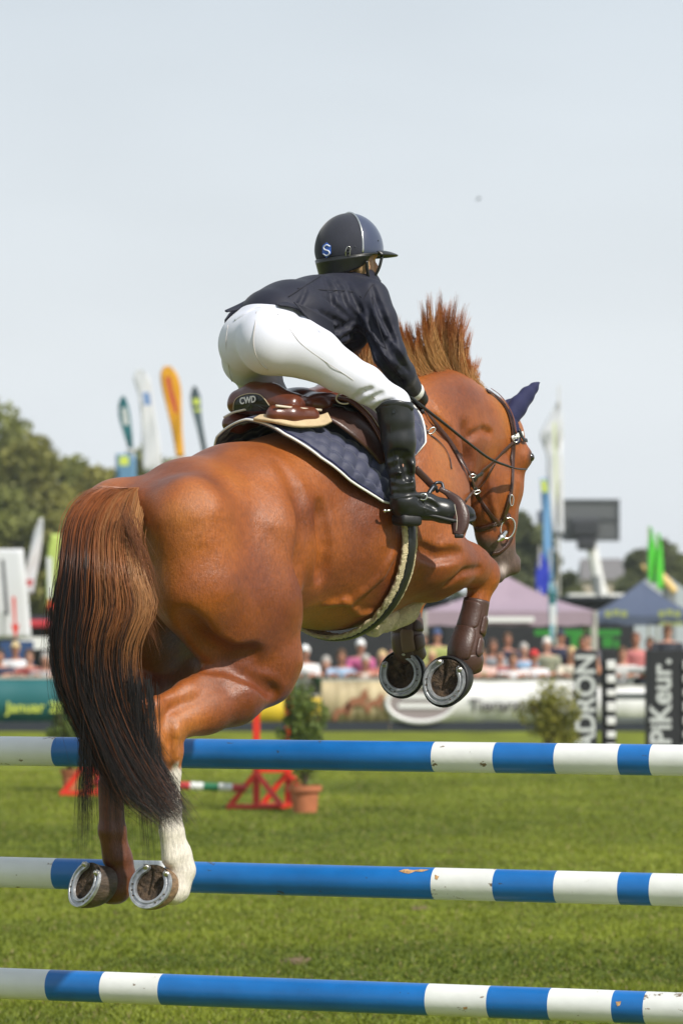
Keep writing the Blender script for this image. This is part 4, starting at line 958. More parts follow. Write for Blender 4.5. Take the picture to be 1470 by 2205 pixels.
def rider_body():
    S = SDF((-.62, -.45, 2.25), (.62, .48, 3.45), .0075)
    S.chain(grow(TOR, -.028), k=.04, lw=1.2)
    S.ell(L(550, 735, 0), (.05, .08, .06), k=.04)
    for ch in (LEGN, LEGF): S.chain(grow(ch, -.017), k=.03, k0=.05)
    S.chain([(*LEGN[-1][:3], .034), qq(856, 960, .345, .024), qq(864, 1040, .35, .018), qq(868, 1085, .35, .018), qq(950, 1100, .41, .012)], k=.02)
    S.chain([LEGF[-1], (LEGF[-1][0] + .03, -.34, 2.52, .05), (LEGF[-1][0] + .04, -.35, 2.38, .033)], k=.02)
    for ch in (SHW, SHF): S.chain(grow(ch, -.020)[:2] + [ch[2]], k=.02, k0=.03)
    S.chain([qq(772, 600, 0, .05), hl(-.01, 0, -.06, .052)], k=.03)
    # head with face: skull, jaw, nose, brow, chin, ears
    S.ell(w2l(hp(-.005, 0, .0)), (.088, .078, .095), k=.02)
    S.chain([hl(.03, 0, -.045, .055), hl(.052, 0, -.085, .032)], k=.03)
    S.chain([hl(.088, 0, -.02, .010), hl(.104, 0, -.045, .012)], k=.012)
    S.chain([hl(.080, -.03, .0, .012), hl(.086, 0, .004, .012), hl(.080, .03, .0, .012)], k=.012)
    S.chain([hl(.088, -.018, -.072, .007), hl(.093, 0, -.072, .008), hl(.088, .018, -.072, .007)], k=.008)
    for sg in (1, -1): S.ell(w2l(hp(-.005, sg * .078, -.03)), (.018, .012, .03), k=.01); S.ell(w2l(hp(.078, sg * .03, -.02)), (.012, .012, .008), k=.01, mode='cut')
    V, Q = S.skin(smooth=2); mesh_obj('body', toW(V), Q, M_skin, rider)
rider_body()
def hands():
    for wr, sd in ((SHW[-1], 1), (SHF[-1], -1)):
        w_ = np.array(wr[:3]) + np.array([.012, 0, -.005]); pr = []
        fingers(w_, np.array([.85, -.25 * sd, -.38]), np.array([-.3, .15 * sd, -.9]), np.array([0, -1. * sd, 0]), pr)
        a = np.array([p[:3] for q_ in pr for p in q_]); S = SDF(a.min(0) - .05, a.max(0) + .05, .0032)
        for q_ in pr: S.chain(list(q_), k=.006)
        S.chain([(*(w_ - np.array([.03, 0, -.012])), .024), (*(w_ + np.array([.02, 0, -.008])), .026)], k=.01)
        V, Q = S.skin(smooth=1); mesh_obj('glove', toW(V), Q, M_glove, rider)
hands()
def breeches():
    S = SDF((-.62, -.45, 2.45), (.30, .45, 3.1), .0055)
    S.chain([(*TOR[0][:3], .100), (*L(585, 695, 0), .086), (*L(604, 684, 0), .076)], k=.05, lw=1.25)
    S.ell(L(579, 735, .072), (.092, .082, .098), k=.03); S.ell(L(535, 738, -.070), (.080, .078, .095), k=.03)
    S.chain(grow(LEGN, .012), k=.025, k0=.05); S.chain(grow(LEGF, .012), k=.025, k0=.05)
    S.chain([(*LEGN[-1][:3], .054), qq(852, 905, .34, .048)], k=.02)
    S.chain([qq(548, 690, -.003, .003), qq(548, 740, -.003, .007), qq(560, 785, .0, .010)], k=.03, mode='cut')
    # pulled folds behind the knee, at the crotch and below the waistband
    for ln, r, k in (([(800, 884), (822, 872), (846, 862)], .0035, .014), ([(812, 890), (836, 880), (858, 872)], .003, .012), ([(786, 868), (806, 856), (824, 846)], .0025, .014),  ([(640, 672), (655, 690), (662, 705)], .003, .012), ([(655, 684), (672, 698), (682, 716)], .005, .014), ([(676, 706), (690, 724), (700, 744)], .003, .012), ([(760, 860), (778, 846), (800, 836)], .003, .014)):
        S.surf(ln, r, 'cut', k)
    V, Q = S.skin(smooth=2); g = mesh_obj('breeches', toW(V), Q, M_breech, rider)
    def hb(px, py, off=.003):
        p, gg = hit(px, py, S); return p + gg * off
    cord([hb(x, y) for x, y in ((553, 672), (550, 700), (546, 730), (550, 758), (562, 782), (577, 795))], .0016, 'seam', M_seam, rider)
    cord([hb(x, y) for x, y in ((596, 676), (622, 708), (650, 742), (700, 778), (760, 818), (808, 858))], .0010, 'seam', M_seam, rider)
    cord([hb(x, y) for x, y in ((492, 700), (488, 740), (494, 790), (500, 820))], .0010, 'seam', M_seam, rider)
    mb = MB(); 
    cord([hb(x, y, -.003) for x, y in ((506, 690), (526, 676), (548, 664), (566, 660))], .008, 'waistband', M_breech, rider)
    return S
BR_S = breeches()
def jacket():
    S = SDF((-.62, -.45, 2.5), (.55, .48, 3.3), .0055)
    S.chain([qq(585, 680, 0, .092), qq(622, 672, 0, .098), qq(680, 668, 0, .108), qq(742, 658, 0, .112), qq(764, 640, 0, .080), qq(768, 610, 0, .052)], k=.04, lw=1.25)
    S.ell(L(705, 715, .05), (.07, .08, .05), k=.05)
    S.ell(L(745, 725, .03), (.05, .09, .055), k=.04)                                   # hanging front
    S.chain([qq(797, 642, .14, .064), qq(815, 690, .19, .060), qq(838, 762, .232, .053), qq(862, 805, .20, .048), qq(884, 834, .16, .037)], k=.015, k0=.045)
    S.chain([qq(772, 652, -.13, .058), qq(755, 700, -.21, .058), qq(760, 765, -.23, .050), qq(845, 850, -.06, .036)], k=.015, k0=.045)
    S.chain([qq(755, 600, -.02, .052), qq(778, 612, .04, .045)], k=.04)
    # folds: radiating from the armpit and across the back
    rs = np.random.default_rng(3)
    for (x0, y0, l0, x1, y1, l1, r) in ((782, 700, .22, 700, 640, .16, .0050), (780, 712, .22, 690, 672, .18, .0060), (778, 724, .20, 700, 700, .17, .0050), (776, 690, .22, 715, 615, .10, .0045), (784, 680, .22, 745, 606, .08, .0040),
                                         (772, 735, .18, 730, 745, .15, .006), (800, 690, .26, 838, 748, .29, .0045), (818, 660, .24, 852, 740, .29, .0045), (790, 720, .26, 845, 800, .27, .0050), (830, 770, .29, 868, 800, .25, .004), (838, 800, .28, 872, 822, .22, .0045),
                                         (800, 612, .16, 820, 660, .22, .003), (660, 620, .06, 640, 660, .14, .003)):
        a, b = L(x0, y0, l0), L(x1, y1, l1); pts = []
        for t in np.linspace(0, 1, 7):
            p = a * (1 - t) + b * t; w_ = toW(p); c_ = L(x0 + (x1 - x0) * t, y0 + (y1 - y0) * t, 0)
            hp_, gg = hit(x0 + (x1 - x0) * t, y0 + (y1 - y0) * t + 4 * math.sin(t * 3.1), S, d0=11.8, d1=13.4); q_ = w2l(hp_ + gg * r * .35)
            pts.append((*q_, r * (.5 + math.sin(math.pi * t) * .7)))
        S.chain(pts, k=.012, mode='cut')
    for ln, r, k in (([(790, 660), (800, 700), (826, 745), (850, 780)], .006, .016), ([(806, 640), (826, 690), (848, 735)], .004, .014), ([(832, 730), (842, 760), (868, 790)], .006, .014), ([(846, 745), (862, 775), (880, 800)], .005, .012), ([(820, 775), (845, 800), (868, 830)], .005, .014), ([(790, 715), (812, 760), (840, 800)], .005, .016), ([(720, 600), (735, 620), (742, 650)], .004, .016), ([(700, 598), (712, 625), (715, 655)], .003, .016), ([(760, 690), (740, 705), (715, 712)], .006, .014), ([(770, 705), (748, 725), (728, 735)], .006, .012)):
        S.surf(ln, r, 'cut', k)
    # hem: cut off behind an inclined plane
    g = np.meshgrid(*[S.lo[i] + S.h * np.arange(S.n[i]) for i in range(3)], indexing='ij'); X, Y, Z = g
    a = L(600, 662, .13); m_ = (X - a[0]) * -.445 + (Z - a[2]) * -.895
    m_ = np.maximum(np.where(X < .0, m_, -1), -.365 - X)
    V, Q = S.skin(smooth=1, mask=m_.astype(np.float32)); mesh_obj('jacket', toW(V), Q, M_jacket, rider)
    seamm = mat('jacket_seam', (.010, .010, .018), .8)
    def hb(px, py, off=.0028): p, gg = hit(px, py, S, d0=11.8, d1=13.4); return p + gg * off
    for rt in (((783, 700), (777, 670), (785, 640), (803, 612), (818, 605)), ((800, 640), (812, 690), (830, 750), (850, 800), (872, 835)), ((640, 622), (700, 625), (760, 628), (778, 640)), ((690, 595), (650, 620), (620, 640))):
        cord([hb(x, y) for x, y in rt], .0014, 'seam', seamm, rider)
    # pocket flap on the skirt
    A = [(682, 703), (692, 692), (703, 708)]; 
    # tails and skirt: thin cloth pieces flaring behind
    cloth = lambda A_, B_, nm: sheet([lq(*p) for p in A_], [lq(*p) for p in B_], nm, M_jacket, rider, .005)
    cloth([(484, 669, -.10), (520, 652, -.10), (552, 633, -.08), (580, 622, -.05), (612, 616, -.02)], [(488, 671, -.09), (530, 662, -.07), (560, 648, -.05), (590, 645, -.02), (625, 640, .02)], 'jacket_tail')
    cloth([(484, 688, -.15), (500, 668, -.14), (530, 650, -.12), (565, 638, -.08)], [(485, 716, -.15), (495, 700, -.15), (525, 672, -.13), (560, 655, -.10)], 'jacket_tail')
    cloth([(582, 652, .02), (590, 632, .03), (603, 620, .03), (640, 616, .05)], [(600, 656, .10), (632, 662, .13), (665, 680, .15), (700, 690, .17)], 'jacket_tail')
    cloth([(632, 650, .13), (660, 660, .16), (690, 675, .18), (715, 690, .19)], [(655, 676, .16), (680, 706, .18), (700, 738, .18), (726, 752, .17)], 'jacket_skirt')
    return S
JK_S = jacket()
# shirt cuffs / bracelet at the wrist
cuff = L(888, 840, .155)
blob([('c', [qq(887, 839, .156, .0345), qq(891, 842, .153, .0345)], {'k': .01})], 'cuff', M_white_cord, rider, h=.004)
def riding_boot(px):
    S = SDF((-.28, .12, 2.15), (.55, .56, 2.85), .005); q = lambda px, py, lat, r: qq(px, py, lat + .03, r)
    S.chain([q(846, 845, .305, .058), q(849, 874, .308, .058), q(853, 905, .313, .056), q(858, 950, .318, .054), q(862, 1000, .322, .046), q(866, 1045, .325, .040), q(868, 1078, .322, .041)], k=.015)
    S.chain([q(872, 1088, .32, .046), q(915, 1090, .35, .042), q(955, 1100, .385, .037), q(1000, 1106, .42, .026), q(1008, 1108, .425, .021)], k=.02)
    for ln, r, k in (([(836, 988), (852, 978), (872, 980), (884, 990)], .0065, .02), ([(834, 1010), (856, 1000), (882, 1010)], .006, .02), ([(842, 1028), (862, 1034), (884, 1026)], .006, .018), ([(842, 1046), (864, 1052), (888, 1046)], .006, .016), ([(846, 1062), (870, 1064), (894, 1060)], .005, .014), ([(866, 985), (876, 1010), (880, 1030)], .005, .02), ([(905, 1080), (925, 1084), (940, 1094)], .005, .014)):
        S.surf(ln, r, 'cut', k)
    g = np.meshgrid(*[S.lo[i] + S.h * np.arange(S.n[i]) for i in range(3)], indexing='ij'); p0 = L(848, 874, .338); ax = nrm(p0 - L(866, 1045, .355)) + np.array([.12, -.15, 0]); ax = nrm(ax)
    mk = (g[0] - p0[0]) * ax[0] + (g[1] - p0[1]) * ax[1] + (g[2] - p0[2]) * ax[2]
    V, Q = S.skin(smooth=1, mask=mk.astype(np.float32)); b = mesh_obj('riding_boot', toW(V), Q, M_black_l, rider)
    hb = lambda px, py, off=.001: (lambda r: r[0] + r[1] * off)(hit(px, py, S, d0=11.8, d1=13.4))
    sub = lambda o: o
    band_ = spline(np.array([hb(x, y, .001) for x, y in ((812, 886), (830, 872), (850, 868), (870, 872), (886, 884))]), 6)
    mb = MB(); mb.tube(band_, .011, 10, flat=.3, up=[(-ray(849, 870)) for _ in band_]); mb.build('boot_top_band', M_black_l, rider, smooth=True)
    p = hb(848, 886, .002); mb = MB(); mb.tube([p, p - ray(848, 886) * .004], [.0065, .006], 12); mb.build('boot_snap', M_darkmetal, rider)
    cord([hb(x, y) for x, y in ((838, 880), (842, 930), (846, 970), (850, 1010), (850, 1045), (846, 1062))], .0014, 'boot_seam', M_darkmetal, rider)
    # heel block and sole
    c = W(880, 1112, .35); R = np.stack([nrm(HS * 1.0 + HR * .35 + np.array([0, 0, -.05])), nrm(-HS * .35 + HR), np.array([0, 0, 1.])], 1)
    mb = MB(); mb.box(c + R @ np.array([-.008, 0, -.012]), (.078, .078, .038), R, bev=.012); mb.build('boot_heel', M_rubber, rider, smooth=True)
    mb = MB(); so = []
    mb = MB(); A = [W(895, 1106, .365), W(930, 1112, .395), W(970, 1122, .43), W(1005, 1122, .46), W(1018, 1108, .465)]; wd = [.030, .036, .042, .036, .012]
    pts = spline(np.hstack([A, np.array(wd)[:, None]]), 6); mb.tube(pts[:, :3], pts[:, 3], 12, flat=.28, up=(0, 0, 1)); mb.build('boot_sole', M_rubber, rider, smooth=True)
    # mud on the sole
    strapp = lambda pts, w_, nm, m, off=.003: (lambda A_: (lambda mb2: (mb2.tube(A_, w_, 8, flat=.35, up=[-ray(870, 1070)] * len(A_)), mb2.build(nm, m, rider, smooth=True)))(MB()))(spline(np.array([hb(x, y, off) for x, y in pts]), 5))
    strapp(((838, 1066), (850, 1074), (875, 1070), (896, 1068), (915, 1072)), .006, 'spur_strap', M_black_l)
    p = hb(909, 1071, .006); ringp = [p + np.array([.013 * math.cos(a), 0, .010 * math.sin(a)]) for a in np.linspace(0, 2 * math.pi, 17)]; mb = MB(); mb.tube(ringp, .0028, 6, caps=False); mb.build('spur_buckle', M_silver, rider, smooth=True)
    strapp(((905, 1072), (912, 1085), (914, 1102)), .005, 'spur_strap', M_black_l)
    sp = W(838, 1099, .33); cord([W(850, 1096, .33), sp, W(829, 1100, .32)], .0035, 'spur', M_silver, rider); mb = MB()
    S2 = W(828, 1100, .32); mb.tube([S2 + np.array([-.006, 0, 0]), S2, S2 + np.array([.005, 0, 0])], [.004, .0065, .004], 10); mb.build('spur_tip', M_silver, rider, smooth=True)
riding_boot(0)
# far boot, hidden behind the horse from here
blob([('c', [tuple(LEGF[-1][:3]) + (.055,), (LEGF[-1][0] + .03, -.345, 2.52, .054), (LEGF[-1][0] + .04, -.355, 2.34, .040)], {'k': .02}), ('c', [(LEGF[-1][0] + .04, -.355, 2.30, .038), (LEGF[-1][0] + .20, -.40, 2.27, .028)], {'k': .02})], 'riding_boot', M_black_l, rider)

# helmet
def helmet():
    def dome(th, ph):        # th azimuth from front (0) clockwise, ph 0 top .. pi/2 rim and beyond
        f, r, u = math.cos(th) * math.sin(ph), math.sin(th) * math.sin(ph), math.cos(ph)
        af = .120 if f < 0 else .117; ar = .106; au = .126 if u > 0 else .10
        return np.array([f * af, r * ar, u * au])
    def rim(th):              # how far down the shell comes
        return math.radians(92 + 20 * (1 - math.cos(th)) / 2)
    NT, NP = 72, 30; V, Fc, M_ = [], [], []
    for i in range(NP + 1):
        for j in range(NT):
            th = 2 * math.pi * j / NT; V.append(hp(*(dome(th, rim(th) * i / NP) + np.array([0, 0, .012]))))
    for i in range(NP):
        for j in range(NT):
            a = i * NT + j; b = i * NT + (j + 1) % NT; Fc.append((a, b, b + NT, a + NT)); th = 2 * math.pi * (j + .5) / NT; ph = rim(th) * (i + .5) / NP
            M_.append(1 if math.cos(th) * math.sin(ph) > -.05 else 0)
    mb = MB(); mb.add(V, Fc); mb.M = M_; o = mb.build('helmet_shell', [M_suede, M_gloss], None, smooth=True); tag(o, None)
    return o, dome, rim
he = MB()
NTC = 72; hel, dome, rim = helmet()
# helmet is clothing: child of the rider
def adopt(o, parent):
    inv0 = np.array(ROOT[o].inverted()); invp = np.array(ROOT[parent]); n = len(o.data.vertices); co = np.empty(n * 3, np.float32); o.data.vertices.foreach_get('co', co)
    co = co.reshape(-1, 3) @ inv0[:3, :3].T + inv0[:3, 3]; co = co @ invp[:3, :3].T + invp[:3, 3]; o.data.vertices.foreach_set('co', co.astype(np.float32).ravel()); o.location = (0, 0, 0); o.parent = parent; ROOT[o] = ROOT[parent]; o.data.update()
adopt(hel, rider); hel.name = 'helmet'
mm = hel.modifiers.new('t', 'SOLIDIFY'); mm.thickness = .010; _p = hel.data.polygons[NTC * 12]; mm.offset = -1
# bright trim running over the crown between suede and gloss
tr = []
for a in np.linspace(-1, 1, 41):
    r_, u_ = math.sin(a * math.radians(99)), math.cos(a * math.radians(99)); f_ = -.05; k_ = math.sqrt(1 - f_ * f_)
    v = np.array([f_ * .120, r_ * k_ * .106, u_ * k_ * (.126 if u_ > 0 else .10)]) * 1.012 + np.array([0, 0, .012]); tr.append(hp(*v))
def sub(o, par): o.parent = par; return o
o = cord(tr, .0032, 'trim', M_silver, rider, n=2); sub(o, hel)
rl = [hp(*(dome(t, rim(t)) * 1.01 + np.array([0, 0, .012]))) for t in np.linspace(0, 2 * math.pi, 73)]
mb = MB(); mb.tube(rl, .0035, 8, caps=False); sub(mb.build('rim', M_black_l, rider, smooth=True), hel)
# peak
pk = MB(); V = []; NB_, NR = 24, 6
for i in range(NB_ + 1):
    t = math.radians(-62 + 124 * i / NB_); b0 = dome(t, rim(t) - .04); 
    for j in range(NR + 1):
        q = j / NR; ext = .058 * math.cos(t * 1.35) ** .8 if abs(t * 1.35) < math.pi / 2 else 0
        V.append(hp(b0[0] + ext * q, b0[1] * (1 + .05 * q), b0[2] + .016 - .010 * q * q - .005))
pk.add(V, [(i * (NR + 1) + j, i * (NR + 1) + j + 1, (i + 1) * (NR + 1) + j + 1, (i + 1) * (NR + 1) + j) for i in range(NB_) for j in range(NR)])
o = pk.build('peak', M_black_l, rider, smooth=True); sub(o, hel); mm = o.modifiers.new('t', 'SOLIDIFY'); mm.thickness = .005
# lower cradle at the nape and harness with chin strap
S_ = []
nape = MB(); V = []; NT = 40
for i in range(7):
    for j in range(NT + 1):
        t = math.radians(74 + 212 * j / NT); q = i / 6; b0 = dome(t, rim(t)) * (1.0 - .12 * q); dp = .066 * (math.sin((t - math.radians(74)) / math.radians(212) * math.pi)) ** .40
        V.append(hp(b0[0] * (1 - .03 * q), b0[1] * (1 - .06 * q), b0[2] + .012 - dp * q))
nape.add(V, [(i * (NT + 1) + j, (i + 1) * (NT + 1) + j, (i + 1) * (NT + 1) + j + 1, i * (NT + 1) + j + 1) for i in range(6) for j in range(NT)])
o = nape.build('harness', M_black_l, rider, smooth=True); sub(o, hel); mm = o.modifiers.new('t', 'SOLIDIFY'); mm.thickness = .006
for sg in (1, -1):
    o = cord([hp(.010, sg * .104, -.030), hp(.018, sg * .095, -.065), hp(.040, sg * .070, -.100), hp(.060, sg * .02, -.118)], .0055, 'chin_strap', M_black_l, rider); sub(o, hel)
    o = cord([hp(.078, sg * .086, -.008), hp(.068, sg * .082, -.050), hp(.052, sg * .062, -.095)], .005, 'chin_strap', M_black_l, rider); sub(o, hel)
# hair in a net beside the ear
blob([('e', (*w2l(hp(.012, .066, -.040)),), (.030, .024, .040)), ('e', (*w2l(hp(-.02, .0, -.03)),), (.06, .07, .05))], 'hair', mat('netted_blond_hair', (.42, .26, .12), .7, bump=.6, bscale=300), rider, h=.004)
# little vents, rivets and the blue hexagon badge
def on_dome(f, r, u, s_=1.0):
    v = nrm((f / .125, r / .112, u / .128)); return hp(v[0] * (.128 if v[0] < 0 else .122) * s_, v[1] * .112 * s_, v[2] * (.128 if v[2] > 0 else .1) * s_ + .012)
for (px, py, sc) in ((764, 530, .0030), (814, 516, .0026)):
    best = None
    for th in np.linspace(0, 2 * math.pi, 120):
        for ph in np.linspace(.2, 1.7, 50):
            p = hp(*(dome(th, ph) + np.array([0, 0, .012]))); 
            qx = 735 + F * p[0] / p[1]; 
            if (p - hc) @ ray(px, py) < 0:
                d_ = (735 + F * p[0] / (p[1] * math.cos(PITCH) + (p[2] - CAM_H) * math.sin(PITCH)) - px) ** 2 + (1102.5 - F * ((p[2] - CAM_H) * math.cos(PITCH) - p[1] * math.sin(PITCH)) / (p[1] * math.cos(PITCH)) - py) ** 2
                if best is None or d_ < best[0]: best = (d_, p)
    mb = MB(); p = best[1]; n_ = nrm(p - hc); mb.tube([p, p + n_ * .002], [sc, sc * .8], 8); sub(mb.build('rivet', M_darkmetal, rider), hel)
def dome_at(px, py, s_=1.0):
    o = np.array([0, 0, CAM_H]); r = nrm(ray(px, py)); A = np.array([hf, hr, hu]); C_ = hp(0, 0, .012)
    ax = np.array([.120, .106, .126]) * s_; o2 = A @ (o - C_) / ax; r2 = A @ r / ax; b = o2 @ r2; a = r2 @ r2; c = o2 @ o2 - 1; disc = b * b - a * c
    t = (-b - math.sqrt(max(disc, 0))) / a; return o + r * t
M_badge = mat('blue_badge', (.035, .12, .50), .4); M_badge2 = mat('badge_silver', (.62, .66, .74), .35)
ctr = (703, 538); hx = [(0, -17), (9.5, -9), (9.5, 8), (0, 17), (-9.5, 8), (-9.5, -9)]
hs = [dome_at(ctr[0] + x, ctr[1] + y, 1.012) for x, y in hx]; mb = MB(); cc = dome_at(*ctr, 1.02)
mb.add([cc] + hs, [(0, (i + 1) % 6 + 1, i + 1) for i in range(6)]); sub(mb.build('badge', M_badge, rider), hel)
sp_ = [(7, -8), (0, -11), (-6, -6), (-4, -1), (4, 2), (6, 7), (0, 12), (-7, 8)]
o = cord([dome_at(ctr[0] + x, ctr[1] + y, 1.03) for x, y in sp_], .0024, 'badge_letter', M_badge2, rider); sub(o, hel)
for k in range(3):
    mb = MB(); p = dome_at(749, 536 + 7 * k, 1.01); mb.box(p, (.008, .006, .0075), bev=.001); sub(mb.build('vent', M_black_l, rider), hel)
o = cord([dome_at(x, y, 1.012) for x, y in ((745, 556), (744, 540), (748, 531), (754, 532), (753, 545), (751, 557), (745, 556))], .0012, 'vent_frame', M_silver, rider, n=3); sub(o, hel)

# riding crop held in the near hand, lying along the neck
crop = thing('riding_crop', W(905, 872, .17), 'thin black riding crop held in the gloved hand along the horse\'s neck', 'riding crop', math.pi / 2 - TH)
cp_ = [W(872, 845, .17), W(905, 872, .19), W(960, 915, .20), W(1010, 955, .195), W(1055, 988, .185), W(1100, 1006, .175)]
mb = MB(); pts = spline(np.array(cp_), 6); mb.tube(pts, np.linspace(.0062, .0042, len(pts)), 8); mb.build('shaft', M_black_l, crop, smooth=True)
mb = MB(); mb.tube([W(868, 842, .17), W(876, 848, .172)], .010, 10); mb.build('handle', M_rubber, crop, smooth=True)
fl = spline(np.array([W(1095, 1004, .177), W(1112, 1009, .172), W(1131, 1010, .165)]), 4); mb = MB(); mb.tube(fl, np.interp(np.linspace(0, 1, len(fl)), [0, .5, 1], [.006, .012, .009]), 10, flat=.25, up=(0, -.4, 1)); mb.build('flap', M_black_l, crop, smooth=True)
# ================================================================== the showground behind
def col(name, c, r=.7, **k): return mat(name, c, r, **k)
B_black = col('black_wall', (.010, .011, .014)); B_white = col('white_vinyl', (.70, .70, .70), .5); B_grey = col('grey_metal', (.16, .17, .18), .5)
B_red = col('red_paint', (.62, .030, .012), .4); B_teal = col('teal_vinyl', (.008, .105, .115), .5); B_yellow = col('yellow_vinyl', (.66, .46, .02), .6); B_dark = col('dark_base', (.020, .026, .036), .8)
B_blue = col('blue_vinyl', (.02, .055, .16), .6); B_green = col('bright_green', (.02, .20, .02), .7); B_pole = col('pale_pole', (.42, .41, .37), .5)
B_terra = col('terracotta', (.40, .13, .055), .8, var=.12, vscale=12); B_letter = col('lime_letters', (.52, .60, .08), .6); B_greyl = col('silver_letters', (.50, .52, .52), .5)
def base(px, D): p = P(px, 1331, D); return np.array([p[0], D, 0.])
def px2m(D): return D / F
# ---- advertising boards round the ring
def board(name, x0, x1, ytop, ybot, D, m, label, cat='banner', base_h=.17, D1=None, group=None):
    D1 = D1 or D; a, b = P(x0, ybot, D), P(x1, ybot, D1); zt = P(x0, ytop, D)[2]; t = thing(name, (a[0] * .5 + b[0] * .5, (D + D1) / 2, 0), label, cat, group=group)
    c = (a + b) / 2; ln = np.linalg.norm((b - a)[:2]); ang = math.atan2(b[1] - a[1], b[0] - a[0]); R = rot_z(ang)
    mb = MB(); NX = 24; V = []
    for i in range(NX + 1):
        x = -ln / 2 + ln * i / NX; w1 = .012 * math.sin(i * 1.7) + .01 * math.sin(i * .63)
        for z in (base_h, (base_h + zt) / 2, zt): V.append(R @ np.array([x, w1 * (1 if z < zt else .3), 0]) + np.array([c[0], c[1], z]))
    mb.add(V, [(i * 3 + j, (i + 1) * 3 + j, (i + 1) * 3 + j + 1, i * 3 + j + 1) for i in range(NX) for j in range(2)])
    o = mb.build('cloth', m, t, smooth=True); mm = o.modifiers.new('t', 'SOLIDIFY'); mm.thickness = .02
    MB().box((c[0], c[1] + .02, base_h / 2 - .002), (ln, .06, base_h - .004), R).build('footing', B_dark, t)
    MB().box((c[0], c[1] + .02, zt + .02), (ln, .05, .04), R).build('top_rail', B_pole, t)
    return t, R, c
def txt_on(t, txt, px, py, D, hgt, m, off=.05, rot=0, bold=.0, align='CENTER', name='lettering', spacing=1.0, R=None):
    o = P(px, py, D - off); x = np.array([math.cos(rot), 0, math.sin(rot)]); y = np.array([-math.sin(rot), 0, math.cos(rot)])
    if R is not None: x = R @ x
    return text_mesh(txt, hgt, m, name, t, o, x, y, .004, bold, spacing, 0, align)
DB = 67.8
t, R, c = board('advertising_banner', -260, 330, 1462, 1556, DB, B_teal, 'dark teal banner with yellow lettering reading Januar, behind the tail')
txt_on(t, 'Januar 20', 76, 1524, DB, .27, B_letter, bold=.004)
t, R, c = board('advertising_banner', 333, 690, 1500, 1558, DB, B_yellow, 'yellow banner behind the red jump stand')
txt_on(t, '', 0, 0, DB, .1, B_letter) if False else None
m_photo = mat('printed_meadow', (.42, .34, .20), .6, var=.35, vscale=1.6)
t, R, c = board('advertising_banner', 692, 838, 1467, 1560, DB, m_photo, 'beige printed banner with brown horses in a meadow, left of the white banner')
mh = col('printed_brown', (.26, .10, .045), .7)
def flat_shape(pts, D, m, name, parent, th=.006):
    V = [P(x, y, D) for x, y in pts]; n = len(V); V2 = [v + np.array([0, th, 0]) for v in V]
    return mesh_obj(name, V + V2, [tuple(range(n))[::-1], tuple(range(n, 2 * n))] + [(i, (i + 1) % n, n + (i + 1) % n, n + i) for i in range(n)], m, parent, smooth=False)
for dx, dy, s_ in ((768, 1512, 1.0), (735, 1532, .75), (806, 1515, .8)):
    flat_shape([(dx + x * s_, dy + y * s_) for x, y in ((-24, 26), (-22, 4), (-12, -8), (6, -10), (14, -26), (24, -30), (22, -18), (30, -8), (20, -6), (18, 8), (24, 26), (16, 12), (8, 6), (-8, 8), (-14, 26))][::-1], DB - .04, mh, 'printed_horse', t)
t, R, c = board('advertising_banner', 840, 1262, 1468, 1562, DB, B_white, 'white banner with grey oval emblem and the word Tierarzt, below the leaning spectators')
grey_p = col('printed_grey', (.26, .22, .22), .7); text_p = col('printed_charcoal', (.06, .055, .06), .7)
el = [(905 + 72 * math.cos(a), 1515 + 40 * math.sin(a)) for a in np.linspace(0, 2 * math.pi, 33)[:-1]]; flat_shape(el, DB - .03, grey_p, 'emblem', t)
mb = MB(); mb.tube([P(x, y, DB - .05) for x, y in el + el[:1]], .045, 6, caps=False); mb.build('emblem_ring', B_white, t)
for yy, w_ in ((1500, 80), (1520, 96)): MB().box(P(905, yy, DB - .05), (w_ / 122, .008, .09)).build('emblem_line', B_white, t)
txt_on(t, 'Tierarzt', 1070, 1520, DB, .30, text_p, bold=.006); txt_on(t, 'z', 1150, 1520, DB, .26, B_red, bold=.006)
t, R, c = board('advertising_banner', 1265, 1600, 1480, 1562, DB, B_white, 'white banner seen between the two black jump pillars')
txt_on(t, '', 0, 0, DB, .1, B_letter) if False else None
# ---- dark hall wall behind the spectators
hall = thing('exhibition_hall', (4.5, 90, 0), 'long low black-walled hall behind the spectators and tents', 'building')
z1 = P(800, 1292, 88)[2]; x0, x1 = base(640, 88)[0], base(1365, 88)[0]
MB().box(((x0 + x1) / 2, 91, z1 / 2), (x1 - x0, 6, z1)).build('wall', B_black, hall); MB().box(((x0 + x1) / 2, 91, z1 + .04), (x1 - x0 + .3, 6.3, .08)).build('roof', B_dark, hall)
gl = []
for a, b, y0, y1 in ((1150, 1335, 1356, 1369), (1228, 1252, 1369, 1395), (1296, 1318, 1372, 1394), (1322, 1332, 1378, 1396)): p, q = P(a, y1, 87.5), P(b, y0, 87.5); MB().box(((p[0] + q[0]) / 2, 87.4, (p[2] + q[2]) / 2), (q[0] - p[0], .05, q[2] - p[2])).build('green_panel', B_green, hall)
MB().box(P(985, 1315, 87.5), (.34, .05, .40)).build('white_panel', B_white, hall)
